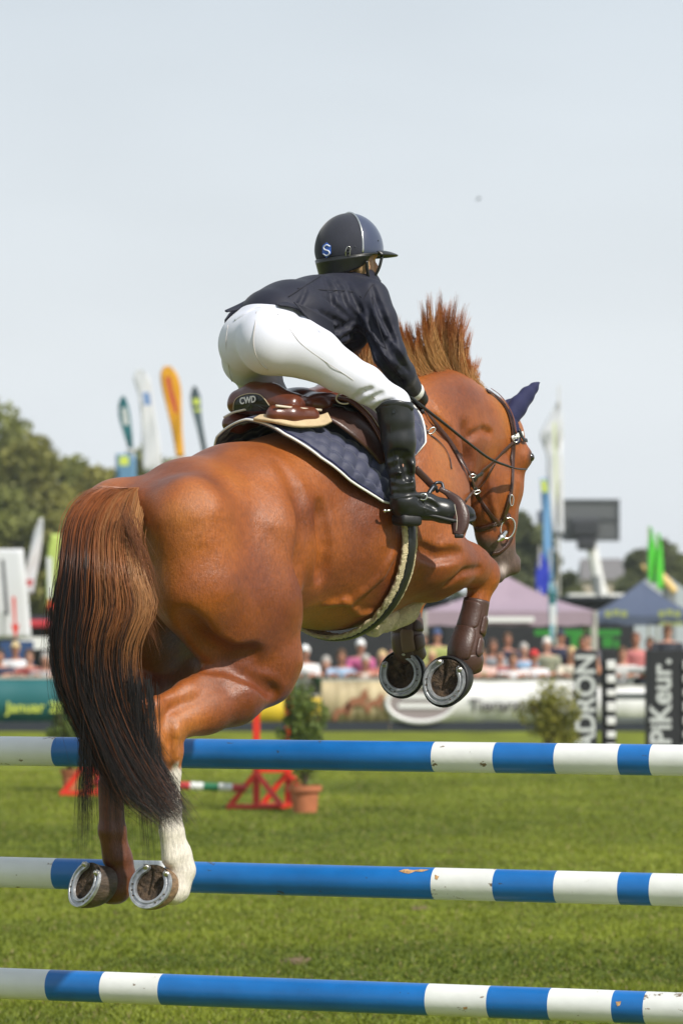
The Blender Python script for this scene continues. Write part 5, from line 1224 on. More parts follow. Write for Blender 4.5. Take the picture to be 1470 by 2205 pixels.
# ---- pop-up tents
def tent(name, pk, el_, er, ye, yv, D, m, label, lm, words=()):
    t = thing(name, base(pk[0], D), label, 'tent'); c = base(pk[0], D); hw = (er - el_) / 2 * px2m(D); cx = base((el_ + er) / 2, D)[0]; ze = P(0, ye, D)[2]; zv = P(0, yv, D)[2]; zp = P(0, pk[1], D)[2]
    ap = np.array([cx, D + hw, zp]); cs = [np.array([cx - hw, D, ze]), np.array([cx + hw, D, ze]), np.array([cx + hw, D + 2 * hw, ze]), np.array([cx - hw, D + 2 * hw, ze])]
    mb = MB(); n = 10
    for i in range(4):
        a, b = cs[i], cs[(i + 1) % 4]; V = []
        for j in range(n + 1):
            tt = j / n; sag = -.10 * hw * math.sin(math.pi * tt)
            for k in range(7): u = k / 6; p = (a * (1 - u) + b * u) * (1 - tt) + ap * tt; p = p + np.array([0, 0, sag * (1 - .35 * abs(2 * u - 1)) * .8]); V.append(p)
        mb.add(V, [(j * 7 + k, j * 7 + k + 1, (j + 1) * 7 + k + 1, (j + 1) * 7 + k) for j in range(n) for k in range(6)])
    o = mb.build('canopy', m, t, smooth=False)
    mb = MB()
    for i in range(4):
        a, b = cs[i], cs[(i + 1) % 4]; V = []
        for k in range(13): u = k / 12; p = a * (1 - u) + b * u; V += [p, np.array([p[0], p[1], zv + .03 * (k % 2)])]
        mb.add(V, [(2 * k, 2 * k + 1, 2 * k + 3, 2 * k + 2) for k in range(12)])
    mb.build('valance', m, t)
    for q_ in cs: MB().box((q_[0], q_[1], (ze) / 2), (.07, .07, ze)).build('leg', B_pole, t)
    for (w_, x, y, h_) in words: txt_on(t, w_, x, y, D, h_, lm, off=.06)
    return t, cx, hw
B_letter2 = col('dull_lime', (.26, .30, .10), .7)
m_purple = col('mauve_canvas', (.30, .225, .275), .8, var=.05, vscale=2); m_tb = col('slate_canvas', (.065, .085, .14), .75, var=.08, vscale=2)
t, cx, hw = tent('pop_up_tent', (1097, 1238), 915, 1282, 1316, 1349, 78, m_purple, 'mauve pop-up tent with white printing on its valance, behind the horse\'s forelegs', B_white)
MB().box(P(1078, 1334, 77.9), (1.35, .02, .10)).build('printed_line', B_white, t)
MB().box(P(1045, 1297, 80.6), (.9, .02, .2)).build('printed_block', B_white, t)
t, cx, hw = tent('pop_up_tent', (1388, 1250), 1276, 1505, 1326, 1348, 80, m_tb, 'slate blue pop-up tent with lime lettering, behind the black pillars', B_letter)
for x in (1325, 1440): 
    for k in range(3): MB().box(P(x - 16 + 17 * k, 1322 - (k % 2) * 3, 79.8), (.13, .02, .13)).build('printed_mark', B_letter2, t)
for x in (1445,): MB().box(P(x, 1343, 79.9), (.5, .02, .08)).build('printed_line', B_letter2, t)
# ---- feather flags
def ribbon_flag(name, outline, D, m, label, pole=None, words=None, marks=(), group='feather flags', wave=.02):
    outline = [(y, (a + b_) / 2 - (b_ - a) * .58, (a + b_) / 2 + (b_ - a) * .58) for y, a, b_ in outline]
    """outline: rows (y, xl, xr) in photo pixels, top to bottom"""
    b = base((outline[-1][1] + outline[-1][2]) / 2, D); t = thing(name, b, label, 'flag', group=group)
    rows = spline(np.array(outline, float), 6); V = []; NX = 6
    for i, (y, xl, xr) in enumerate(rows):
        for k in range(NX + 1): u = k / NX; V.append(P(xl + (xr - xl) * u, y, D + wave * 3 * math.sin(i * .35 + u * 3)))
    o = mesh_obj('cloth', V, [(i * (NX + 1) + k, i * (NX + 1) + k + 1, (i + 1) * (NX + 1) + k + 1, (i + 1) * (NX + 1) + k) for i in range(len(rows) - 1) for k in range(NX)], m, t)
    mm = o.modifiers.new('t', 'SOLIDIFY'); mm.thickness = .012
    if pole:
        pts = [P(x, y, D) for x, y in pole]; pts.append(np.array([pts[-1][0], D, 0.])); mb = MB(); mb.tube(pts, np.linspace(.018, .035, len(pts)), 8); mb.build('pole', B_pole, t, smooth=True)
    for (nm, pts, mm_) in marks: flat_shape(pts, D - .25, mm_, nm, t)
    return t
DF = 92; rd = [(0, 0)]
white_f = mat('white_flag', (.74, .75, .78), .7, trans=.25); yel_f = mat('yellow_flag', (.78, .40, .015), .6, trans=.25); gre_f = mat('slate_flag', (.055, .085, .10), .7); tea_f = mat('teal_flag', (.012, .12, .14), .7)
red_p = col('red_print', (.42, .03, .03), .7); blu_p = col('blue_print', (.16, .26, .48), .7)
ribbon_flag('feather_flag', [(853, 262, 268), (870, 257, 274), (900, 258, 279), (930, 266, 283), (965, 277, 286)], DF, tea_f, 'narrow dark teal feather flag, leftmost of those above the horse\'s rump', [(287, 965), (290, 1040)], marks=[('print', [(262, 878), (272, 878), (278, 915), (266, 915)], B_greyl)])
ribbon_flag('feather_flag', [(795, 296, 306), (815, 290, 320), (850, 300, 326), (900, 306, 334), (950, 308, 342), (1000, 309, 345), (1016, 312, 346)], DF, white_f, 'broad white feather flag with faint blue print, beside the yellow one', [(345, 1016), (346, 1040)], marks=[('print', [(306, 845), (322, 845), (326, 872), (310, 872)], blu_p)])
ribbon_flag('feather_flag', [(788, 354, 366), (806, 348, 379), (840, 352, 387), (880, 361, 389), (930, 372, 391), (985, 381, 395)], DF, yel_f, 'yellow feather flag with curling red lettering', [(396, 985), (398, 1040)], marks=[('print', [(356 + d, 812 + e) for d, e in ((0, 0), (10, -2), (14, 24), (22, 50), (26, 76), (20, 78), (12, 52), (6, 26))], red_p)])
ribbon_flag('feather_flag', [(831, 416, 421), (850, 412, 429), (880, 414, 431), (920, 424, 436), (975, 437, 446)], DF, gre_f, 'slender slate grey feather flag with lime stripes, nearest the saddle', [(447, 975), (450, 1040)], marks=[('print', [(415, 858), (429, 858), (430, 872), (417, 872)], B_letter), ('print', [(418, 880), (432, 880), (433, 886), (419, 886)], B_letter)])
ribbon_flag('upright_banner', [(977, 252, 290), (1010, 252, 290), (1060, 252, 290), (1120, 252, 290)], DF - 1, col('pale_blue_vinyl', (.10, .22, .36), .7), 'blue upright banner with lime block, behind the tail dock', [(286, 965), (286, 1120)], marks=[('print', [(257, 982), (277, 982), (277, 1002), (257, 1002)], B_letter)], wave=.01)
ribbon_flag('feather_flag', [(1116, 86, 92), (1150, 74, 90), (1200, 63, 84), (1240, 54, 76), (1278, 50, 70)], 84, white_f, 'thin white feather flag leaning left with a red mark at its foot', [(60, 1278), (58, 1330)], marks=[('print', [(55, 1248), (72, 1248), (68, 1262), (53, 1262)], red_p)])
ribbon_flag('upright_banner', [(1182, -30, 44), (1240, -24, 50), (1300, -18, 56), (1376, -10, 62)], 75, white_f, 'broad white banner with black vertical print and a red arrow, at the left edge', [(-32, 1180), (-10, 1376)],
            marks=[('print', [(26, 1285), (33, 1285), (35, 1345), (42, 1345), (34, 1376), (24, 1345), (30, 1345)][::-1], B_red), ('print', [(2, 1205), (9, 1205), (19, 1325), (11, 1325)], col('black_print', (.06, .06, .07)))], wave=.01)
ribbon_flag('feather_flag', [(1150, 112, 140), (1200, 104, 138), (1260, 102, 136), (1310, 103, 132)], 80, mat('lime_flag', (.42, .52, .12), .7), 'lime and white feather flag half hidden by the tail', [(136, 1150), (134, 1310)], marks=[('print', [(100, 1200), (112, 1200), (114, 1290), (104, 1290)], white_f), ('print', [(104, 1292), (122, 1292), (122, 1312), (104, 1312)], B_red)])
ribbon_flag('tall_flag', [(862, 1201, 1206), (900, 1183, 1208), (935, 1166, 1209), (960, 1172, 1209), (985, 1179, 1209), (1040, 1180, 1210), (1100, 1186, 1211), (1150, 1192, 1212)], 95, white_f, 'tall white flag with faint lime print on the highest pole', [(1203, 830), (1203, 1000), (1203, 1345)], marks=[('print', [(1190, 910), (1196, 908), (1200, 1060), (1196, 1090)], col('pale_lime', (.6, .65, .4)))], group=None)
ribbon_flag('upright_banner', [(1030, 1163, 1176), (1070, 1166, 1182), (1120, 1169, 1184), (1200, 1171, 1188), (1256, 1174, 1190)], 94, col('sky_blue_vinyl', (.12, .27, .47), .7), 'tall narrow light blue banner with lime top beside the white flag', [(1184, 1180), (1186, 1384)], marks=[('print', [(1164, 1034), (1176, 1034), (1180, 1060), (1167, 1060)], B_letter)], group=None)
ribbon_flag('hanging_flag', [(1192, 1160, 1170), (1220, 1156, 1178), (1250, 1154, 1179), (1283, 1157, 1173)], 93, mat('royal_blue_flag', (.02, .04, .42), .7), 'small royal blue flag hanging limp beside the narrow banner', [(1161, 1175), (1161, 1283)], group=None)
ribbon_flag('upright_banner', [(1255, 1182, 1196), (1300, 1182, 1196), (1340, 1184, 1196), (1385, 1185, 1196)], 76, col('ice_blue_vinyl', (.22, .42, .52), .7), 'narrow pale blue and teal banner standing in front of the mauve tent', [(1195, 1250), (1196, 1385)], marks=[('print', [(1182, 1275), (1196, 1275), (1196, 1300), (1182, 1300)], B_teal), ('print', [(1184, 1302), (1196, 1302), (1196, 1345), (1184, 1345)], white_f)], group=None)
gf = mat('green_flag', (.10, .62, .05), .6, trans=.2)
ribbon_flag('feather_flag', [(1133, 1394, 1400), (1150, 1395, 1405), (1200, 1396, 1410), (1256, 1397, 1410)], 100, gf, 'bright green feather flag, left of the pair behind the slate tent', [(1395, 1133), (1396, 1256)], group='green feather flags')
ribbon_flag('feather_flag', [(1148, 1413, 1420), (1170, 1412, 1423), (1220, 1413, 1426), (1270, 1414, 1427)], 100, gf, 'bright green feather flag, right of the pair behind the slate tent', [(1413, 1148), (1414, 1270)], group='green feather flags')
# ---- big screens on lifting arms (seen from behind)
sc = thing('video_screen', base(1272, 240), 'grey back of a large video screen on a white lifting arm', 'screen'); D = 240; k = px2m(D)
MB().box(P(1272, 1120, D), (122 * k, .5, 90 * k), bev=.05).build('housing', col('screen_grey', (.085, .09, .095), .6), sc)
for a, b in (((1272, 1078), (122, 5)), ((1272, 1118), (120, 5)), ((1272, 1161), (122, 5)), ((1331, 1120), (5, 90))): p = P(*a, D - .3); MB().box(p, (b[0] * k, .15, b[1] * k)).build('frame', col('frame_dark', (.05, .055, .06)), sc)
MB().box(P(1258, 1138, D - .6), (60 * k, .8, 36 * k), bev=.2).build('mount', B_black, sc); MB().box(P(1262, 1172, D - .6), (40 * k, .8, 26 * k), bev=.2).build('mount', B_black, sc)
mb = MB(); mb.tube([P(1272, 1165, D), P(1286, 1240, D), P(1297, 1290, D), P(1300, 1330, D)], [12 * k, 12 * k, 14 * k, 16 * k], 10); mb.build('arm', B_white, sc)
mb = MB(); mb.tube([P(1282, 1240, D - 1), P(1286, 1300, D - 1), P(1290, 1332, D - 1)], 10 * k, 8); mb.build('base', B_grey, sc)
sc2 = thing('video_screen', base(1183, 245), 'dark screen half hidden behind the tall white flag', 'screen'); MB().box(P(1185, 1130, 245), (58 * k, .5, 62 * k)).build('housing', col('screen_navy', (.05, .06, .09)), sc2); mb = MB(); mb.tube([P(1190, 1160, 245), P(1192, 1331, 245), np.array([P(1192, 1331, 245)[0], 245, 0])], .18, 8); mb.build('mast', B_grey, sc2)
sc3 = thing('video_screen', base(1112, 200), 'pale grey screen just right of the horse\'s muzzle', 'screen'); flat_shape([(1092, 1128), (1118, 1134), (1132, 1182), (1092, 1188)][::-1], 200, col('screen_pale', (.36, .38, .39)), 'housing', sc3, .4); mb = MB(); mb.tube([P(1108, 1180, 200.3), P(1108, 1331, 200.3), np.array([P(1108, 1331, 200.3)[0], 200.3, 0])], .15, 8); mb.build('mast', B_grey, sc3)
# ---- vans, pale house, inflatable slide
def van(px, D, w_, label):
    t = thing('white_van', base(px, D), label, 'van'); c = base(px, D); L_ = w_ * px2m(D); h_ = P(0, 1278, D)[2]
    S = [(-.5, .3), (-.5, .88), (-.44, 1), (.22, 1), (.34, .93), (.46, .60), (.5, .55), (.5, .3)]; V = []
    for y in (0, 1.9): V += [np.array([c[0] + x * L_, D + y, z * h_]) for x, z in S]
    n = len(S); mb = MB(); mb.add(V, [tuple(range(n)), tuple(range(n, 2 * n))[::-1]] + [(i, n + i, n + (i + 1) % n, (i + 1) % n) for i in range(n)]); mb.build('body', B_white, t)
    for x in (-.32, .33): mb = MB(); p = np.array([c[0] + x * L_, D - .02, .34]); mb.tube([p, p + np.array([0, .25, 0])], .34, 16); mb.build('wheel', B_rub, t)
    MB().box((c[0] + .32 * L_, D - .01, .76 * h_), (.14 * L_, .03, .2 * h_)).build('window', B_black, t)
B_rub = col('tyre', (.015, .015, .015), .8)
van(1262, 130, 80, 'white van parked behind the black hall, under the screen arm'); van(1338, 132, 62, 'white van parked right of the screen arm')
house = thing('pale_house', base(1290, 320), 'small pale house with grey roof beyond the vans', 'house'); k = px2m(320)
MB().box((base(1300, 320)[0], 323, 2.6), (95 * k, 6, 5.2)).build('wall', col('pale_render', (.42, .36, .28)), house)
c = base(1300, 320); rw = 50 * k; V = [np.array([c[0] + sx * rw, 320 + y, 5.2]) for sx in (-1, 1) for y in (-.4, 6.4)] + [np.array([c[0] + sx * rw * .9, 323, 7.0]) for sx in (-1, 1)]
mb = MB(); mb.add(V, [(0, 2, 5, 4), (1, 4, 5, 3), (0, 4, 1), (2, 3, 5), (0, 1, 3, 2)]); mb.build('roof', col('grey_tiles', (.15, .14, .14)), house)
for x in (-.3, 0, .3): MB().box((c[0] + x * 95 * k, 319.95, 2.8), (.9, .1, 1.2)).build('window', B_dark, house)
sl_ = thing('inflatable_slide', base(1425, 112), 'pale yellow inflatable tubes sloping down behind the green flags', 'inflatable'); ym = col('pale_yellow', (.66, .46, .17), .6); k = px2m(112)
for pts, r in (([(1420, 1238), (1438, 1258), (1452, 1276)], 10), ([(1402, 1222), (1412, 1232)], 8), ([(1384, 1224), (1388, 1222)], 9)):
    mb = MB(); A = spline(np.array([P(*p, 112) for p in pts]), 4); mb.tube(A, r * k, 10); mb.build('tube', ym, sl_, smooth=True)
mb = MB(); mb.tube([P(1440, 1262, 112.1), P(1440, 1331, 112.1), np.array([P(1440, 1331, 112.1)[0], 112.1, 0])], .2, 8); mb.build('support', B_grey, sl_)
grey_hall = thing('grey_marquee', base(1420, 118), 'pale grey marquee behind the slate tent at the right edge', 'marquee'); k = px2m(118)
z_ = P(0, 1256, 118)[2]; cx = base(1430, 118)[0]; V = [np.array([cx + sx * 75 * k, 118 + y, z]) for sx, z in ((-1, 0), (-1, z_ - .5), (0, z_ + .3), (1, z_ - .5), (1, 0)) for y in (0, 5)]
mb = MB(); mb.add(V, [(0, 2, 4, 6, 8), (1, 9, 7, 5, 3), (0, 1, 3, 2), (2, 3, 5, 4), (4, 5, 7, 6), (6, 7, 9, 8)]); mb.build('canopy', col('pale_grey', (.38, .42, .46)), grey_hall)
# ---- left: red-roofed stall and blue board
st = thing('market_stall', base(90, 82), 'market stall with red roof and white counter at the left', 'stall'); k = px2m(82)
MB().box(P(110, 1343, 82) + np.array([0, .8, 0]), (150 * k, 2.0, 16 * k), bev=.05).build('roof', col('stall_red', (.42, .02, .03), .6), st)
MB().box(P(110, 1385, 82), (130 * k, .8, 26 * k)).build('counter', B_white, st); MB().box(P(110, 1420, 82) + np.array([0, 1.5, 0]), (140 * k, .1, 1.9)).build('back_wall', B_dark, st)
for x in (40, 180): p = base(x, 81.2); MB().box((p[0], 81.2, .98), (.06, .06, 1.96)).build('leg', B_pole, st)
bb = thing('blue_board', base(38, 79), 'plain dark blue board behind the spectator in white at the left', 'board'); p = P(36, 1425, 79); MB().box((p[0], 79, .85), (72 * px2m(79), .06, 1.35)).build('panel', B_blue, bb)
for x in (5, 66): q_ = base(x, 79.08); MB().box((q_[0], 79.08, .75), (.05, .06, 1.5)).build('leg', B_grey, bb)

# ---- trees
def leaves(n, centre, rad, lumps, size, seed, c0, c1):
    """leaf-sized faces gathered in clumps through the crown"""
    r = np.random.default_rng(seed); cl = r.normal(0, 1, (lumps, 3)); cl /= np.linalg.norm(cl, axis=1)[:, None]; cl *= (r.random((lumps, 1)) ** .45) * np.array(rad) * .86; cr_ = np.mean(rad) * r.uniform(.20, .42, lumps)
    k = r.integers(0, lumps, n); d = r.normal(0, 1, (n, 3)); d /= np.linalg.norm(d, axis=1)[:, None]; p = cl[k] + d * cr_[k][:, None] * (r.random((n, 1)) ** .33)
    p = p[p[:, 2] > -rad[2] * .98]; n = len(p); k = k[:n]; a = r.normal(0, 1, (n, 3)); a /= np.linalg.norm(a, axis=1)[:, None]; b = np.cross(a, r.normal(0, 1, (n, 3))); b /= np.linalg.norm(b, axis=1)[:, None]
    s_ = size * r.uniform(.6, 1.3, (n, 1)); c = np.array(centre) + p; V = np.stack([c - a * s_, c + b * s_ * .5, c + a * s_, c - b * s_ * .5], 1).reshape(-1, 3)
    t = np.clip(r.random(lumps)[k] * .7 + r.random(n) * .3, 0, 1)[:, None]; colr = np.array(c0) * (1 - t) + np.array(c1) * t
    return V, np.arange(n * 4).reshape(-1, 4), np.repeat(colr, 4, 0)
M_leaf = mat('leaf', (.06, .09, .02), .6, attr='coat', trans=.3, spec=.3); M_bark = col('bark', (.075, .055, .04), .9, var=.3, vscale=6, bump=.6, bscale=20)
def tree(px, ytop, D, wpx, label, seed, ybot=1335, n=9000, c0=(.026, .046, .012), c1=(.105, .135, .030), lumps=46, size=None, name='tree', cat='tree', group=None):
    k = px2m(D); b = base(px, D); zt = P(px, ytop, D)[2]; r = np.random.default_rng(seed); rx = wpx / 2 * k; zb = .14 * zt
    t = thing(name, b, label, cat, group=group); rz = (zt - zb) / 2
    V, Fc, cc = leaves(n, (b[0], D, zb + rz), (rx, min(rx, 4.5), rz), lumps, size or .11 * D / 100, seed, c0, c1); mesh_obj('crown', V, Fc, M_leaf, t, smooth=False, attrs={'coat': cc})
    mb = MB(); tr = .022 * zt; top = b + np.array([r.normal(0, .2), 0, zt * .62]); mb.tube(spline(np.array([b, b + np.array([r.normal(0, .1), 0, zt * .3]), top]), 5), np.linspace(tr, tr * .4, 11), 9)
    for i in range(7):
        h0 = b + (top - b) * r.uniform(.3, .9); a = r.uniform(0, 6.28); e = h0 + np.array([math.cos(a) * rx * .6, math.sin(a) * 1.5, rz * r.uniform(.3, .8)]); mb.tube(spline(np.array([h0, (h0 + e) / 2 + np.array([0, 0, .2 * rz]), e]), 4), np.linspace(tr * .4, tr * .1, 9), 6)
    mb.build('trunk', M_bark, t, smooth=True)
TL = [(-30, 868, 150, 260, 'tallest dark green tree at the left edge'), (70, 925, 145, 170, 'dense tree just right of the tallest left one'), (140, 968, 150, 150, 'rounded tree left of the teal flag'), (215, 985, 148, 150, 'tree directly behind the tail root'), (30, 1045, 132, 150, 'shorter olive tree in front of the tall left ones'), (150, 1075, 130, 150, 'shorter olive tree beside the tail'), (300, 950, 160, 110, 'tree showing between the teal and white flags'), (370, 985, 165, 100, 'tree top just behind the yellow flag'), (465, 932, 165, 90, 'tree top showing left of the saddle cantle'), (-60, 1100, 128, 130, 'low tree behind the broad white banner')]
for i, (x, y, D, w_, lb) in enumerate(TL): tree(x, y, D, w_, lb, 100 + i, n=17000, c0=(.13, .14, .04), c1=(.34, .32, .08) if i % 2 else (.26, .28, .075), group='trees behind the left of the ring')
TR = [(1125, 1075, 170, 130, 'tall grey-green tree behind the horse\'s muzzle'), (1228, 1215, 150, 52, 'small round tree beside the screen arm'), (1372, 1172, 190, 76, 'sparse tree left of the green flags'), (1440, 1168, 185, 110, 'broad dark tree at the right edge'), (1352, 1240, 170, 50, 'low bushy tree right of the screen arm'), (1175, 1180, 175, 70, 'tree behind the royal blue flag')]
for i, (x, y, D, w_, lb) in enumerate(TR): tree(x, y, D, w_, lb, 200 + i, n=11000, c0=(.075, .09, .04), c1=(.18, .20, .08), group='trees behind the right of the ring')
# far wood closing the horizon
def wood():
    r = np.random.default_rng(5); Vs, Fs, Cs, n0 = [], [], [], 0
    for i in range(44):
        x = -42 + i * 2.2; V, Fc, cc = leaves(700, (x + r.normal(0, .6), 205 + r.normal(0, 4), 1.5), (3.2, 2, r.uniform(1.2, 1.9)), 10, .35, 300 + i, (.07, .09, .04), (.16, .19, .07)); Vs.append(V); Fs.append(Fc + n0); Cs.append(cc); n0 += len(V)
    o = mesh_obj('far_wood', np.vstack(Vs), np.vstack(Fs), M_leaf, smooth=False, attrs={'coat': np.vstack(Cs)}); tag(o, 'low far-off belt of woodland closing the horizon', 'woodland', kind='stuff')
wood()

# ---- jump pieces in the middle distance
def stand(px, py, label, mirror=1):
    D = F * 2 / (py - 1331); k = px2m(D); t = thing('jump_stand', base(px, D), label, 'jump stand', group='red jump stands'); c = base(px, D)
    for dx in (-34, 34):
        x = c[0] + dx * k; y = D + (.25 if dx > 0 else 0); MB().box((x, y, .66), (.075, .075, 1.26), bev=.008).build('post', B_red, t)
        for s_ in (-1, 1):
            a = np.array([x, y - .05, .38]); e = np.array([x + s_ * .27, y - .12 - .1 * s_, .04]); mb = MB(); d = e - a; R = np.stack([nrm(np.cross(nrm(d), [0, 1, 0])), np.array([0, 1., 0]), nrm(d)], 1); mb.box((a + e) / 2, (.06, .06, np.linalg.norm(d)), R, bev=.006); mb.build('foot_brace', B_red, t)
        MB().box((x, y - .125, .028), (.62, .07, .052), bev=.006).build('foot', B_red, t)
    MB().box((c[0], D + .12, .42), (68 * k, .05, .09)).build('crossbar', B_red, t)
    MB().box((c[0], D + .10, .5), (60 * k, .03, .09)).build('infill', B_grey, t)
    return D, k
D1, k1 = stand(586, 1741, 'red jump stand with two posts beside the terracotta pot'); stand(224, 1712, 'red jump stand mostly hidden behind the tail, at the left')
def far_pole(p0, p1, D, r, edges, cols, label, mats):
    a, b = P(*p0, D), P(*p1, D + 0.0); d = b - a; ln = np.linalg.norm(d); mb = MB(); n = 16; u = nrm(d); v = np.array([0, 1., 0]); w_ = np.cross(u, v)
    for i in range(len(edges) - 1):
        V = [a + u * ln * e + r * (math.cos(2 * math.pi * q / n) * v + math.sin(2 * math.pi * q / n) * w_) for e in edges[i:i + 2] for q in range(n)]
        mb.add(V, [(q, (q + 1) % n, n + (q + 1) % n, n + q) for q in range(n)], cols[i])
        if i == 0: mb.add(V[:n], [tuple(range(n))], cols[i])
        if i == len(edges) - 2: mb.add(V[n:], [tuple(range(n))[::-1]], cols[i])
    o = mb.build('striped_pole', mats); tag(o, label, 'jump pole')
G_green = col('green_paint', (.01, .13, .055), .5); pr = [col('worn_red_paint', (.42, .028, .03), .5), M_white_pole, G_green]
far_pole((200, 1684), (530, 1698), D1 - .1, .042, [0, .18, .36, .50, .635, .72, .82, .91, 1], [0, 1, 2, 0, 1, 2, 1, 0], 'thin red, white and green striped pole lying between the red stands', pr)
far_pole((205, 1462), (560, 1467), D1 + .3, .045, [0, .2, .4, .6, .8, 1], [0, 1, 0, 1, 0], 'red and white pole resting high between the red stands, behind the horse\'s thighs', pr)
o = MB().box(P(380, 1480, D1 + .3), (350 * k1, .03, .09)).build('jump_plank', M_white_pole); tag(o, 'white plank hanging below the red and white pole', 'jump plank')
def pot_plant(px, py, D, wpx, hpx, bush_w, ytop, label_p, label_b, seed, pot=True, colours=((.05, .085, .018), (.19, .25, .05))):
    k = px2m(D); b = base(px, D); t = thing('potted_shrub', b, label_p, 'potted plant'); z0 = hpx * k
    if pot:
        mb = MB(); N = 28; prof = [(.34, 0), (.42, z0 * .8), (.50, z0 * .80), (.50, z0), (.45, z0), (.43, z0 * .86), (0.01, z0 * .86)]; V = []
        for r_, z in prof:
            for q in range(N): V.append((b[0] + r_ * wpx * k * math.cos(2 * math.pi * q / N), D + r_ * wpx * k * math.sin(2 * math.pi * q / N), z))
        mb.add(V, [(i * N + q, i * N + (q + 1) % N, (i + 1) * N + (q + 1) % N, (i + 1) * N + q) for i in range(len(prof) - 1) for q in range(N)] + [tuple(range(N))[::-1]]); mb.build('pot', B_terra, t, smooth=False)
    zt = P(px, ytop, D)[2]; r = np.random.default_rng(seed); rx = bush_w / 2 * k; rz = (zt - z0) / 2
    V, Fc, cc = leaves(4200, (b[0], D, z0 + rz * .95), (rx, rx, rz * 1.05), 60, .028, seed, *colours); mesh_obj('foliage', V, Fc, M_leaf, t, smooth=False, attrs={'coat': cc})
    mb = MB()
    for i in range(9): a = r.uniform(0, 6.28); e = b + np.array([math.cos(a) * rx * .7, math.sin(a) * rx * .7, z0 + 2 * rz * r.uniform(.6, .95)]); mb.tube(spline(np.array([b + np.array([0, 0, z0 * .8]), (b + e) / 2 + np.array([0, 0, .1]), e]), 4), np.linspace(.012, .004, 9), 5)
    mb.build('stem', M_bark, t, smooth=True)
pot_plant(656, 1749, F * 2 / (1749 - 1331), 74, 58, 100, 1450, 'leafy shrub in a terracotta pot at the right foot of the red jump stand', '', 41)
pot_plant(152, 1702, F * 2 / (1702 - 1331), 44, 46, 100, 1520, 'leafy shrub in a dark pot behind the tail, at the left', '', 42)
pot_plant(1188, 1640, 50, 60, 40, 140, 1466, 'feathery yellow-green shrub in front of the black pillar', '', 43, colours=((.08, .10, .012), (.36, .33, .05)))
# ---- black lettered pillars of the far jump, with white rails
DPIL = 53
def pillar(x0, x1, ytop, word, label, hgt, ymid, xm):
    k = px2m(DPIL); p = P((x0 + x1) / 2, ytop, DPIL); t = thing('jump_pillar', (p[0], DPIL, 0), label, 'jump pillar'); w_ = (x1 - x0) * k
    MB().box((p[0], DPIL, p[2] / 2), (w_, .35, p[2]), bev=.01).build('panel', B_black, t); MB().box((p[0], DPIL, .04), (w_ + .3, .6, .07), bev=.01).build('foot', B_dark, t)
    txt_on(t, word, xm, ymid, DPIL, hgt, B_greyl, off=.19, rot=math.pi / 2, bold=.010, align='RIGHT')
    return t
pillar(1236, 1284, 1400, 'ESKADRON', 'black jump pillar with grey letters ending in DRON, behind the feathery shrub', .37, 1408, 1262)
pillar(1390, 1461, 1400, 'PiKeur.', 'black jump pillar with large pale letters reading Pikeur', .40, 1418, 1424)
for xx, lb in ((1310, 'narrow dark post with a column of white blocks, between the two lettered pillars'), (1474, 'narrow dark post with white blocks at the right edge, beyond the second pillar')):
    p = P(xx, 1400, DPIL); k = px2m(DPIL); t = thing('jump_post', (p[0], DPIL, 0), lb, 'jump post'); MB().box((p[0], DPIL + .05, p[2] / 2), (30 * k, .25, p[2]), bev=.01).build('post', B_black, t)
    for i in range(8): MB().box((P(xx + 1, 0, DPIL)[0], DPIL - .1, P(0, 1432 + 30 * i, DPIL)[2]), (19 * k, .05, (20 - (i % 3) * 3) * k), bev=.012).build('white_block', B_white, t)
for i, (y0, y1) in enumerate(((1435, 1451), (1493, 1507), (1545, 1557))):
    a, b = P(1326, y1, DPIL + .4), P(1389, y0, DPIL + .4); o = MB().box(((a[0] + b[0]) / 2, DPIL + .4, (a[2] + b[2]) / 2), (b[0] - a[0] + 6.5 * 0 + .1, .03, b[2] - a[2]), bev=.005).build('jump_plank', B_white); tag(o, ('topmost', 'middle', 'lowest')[i] + ' white plank between the two lettered pillars', 'jump plank', 'white planks of the far jump')

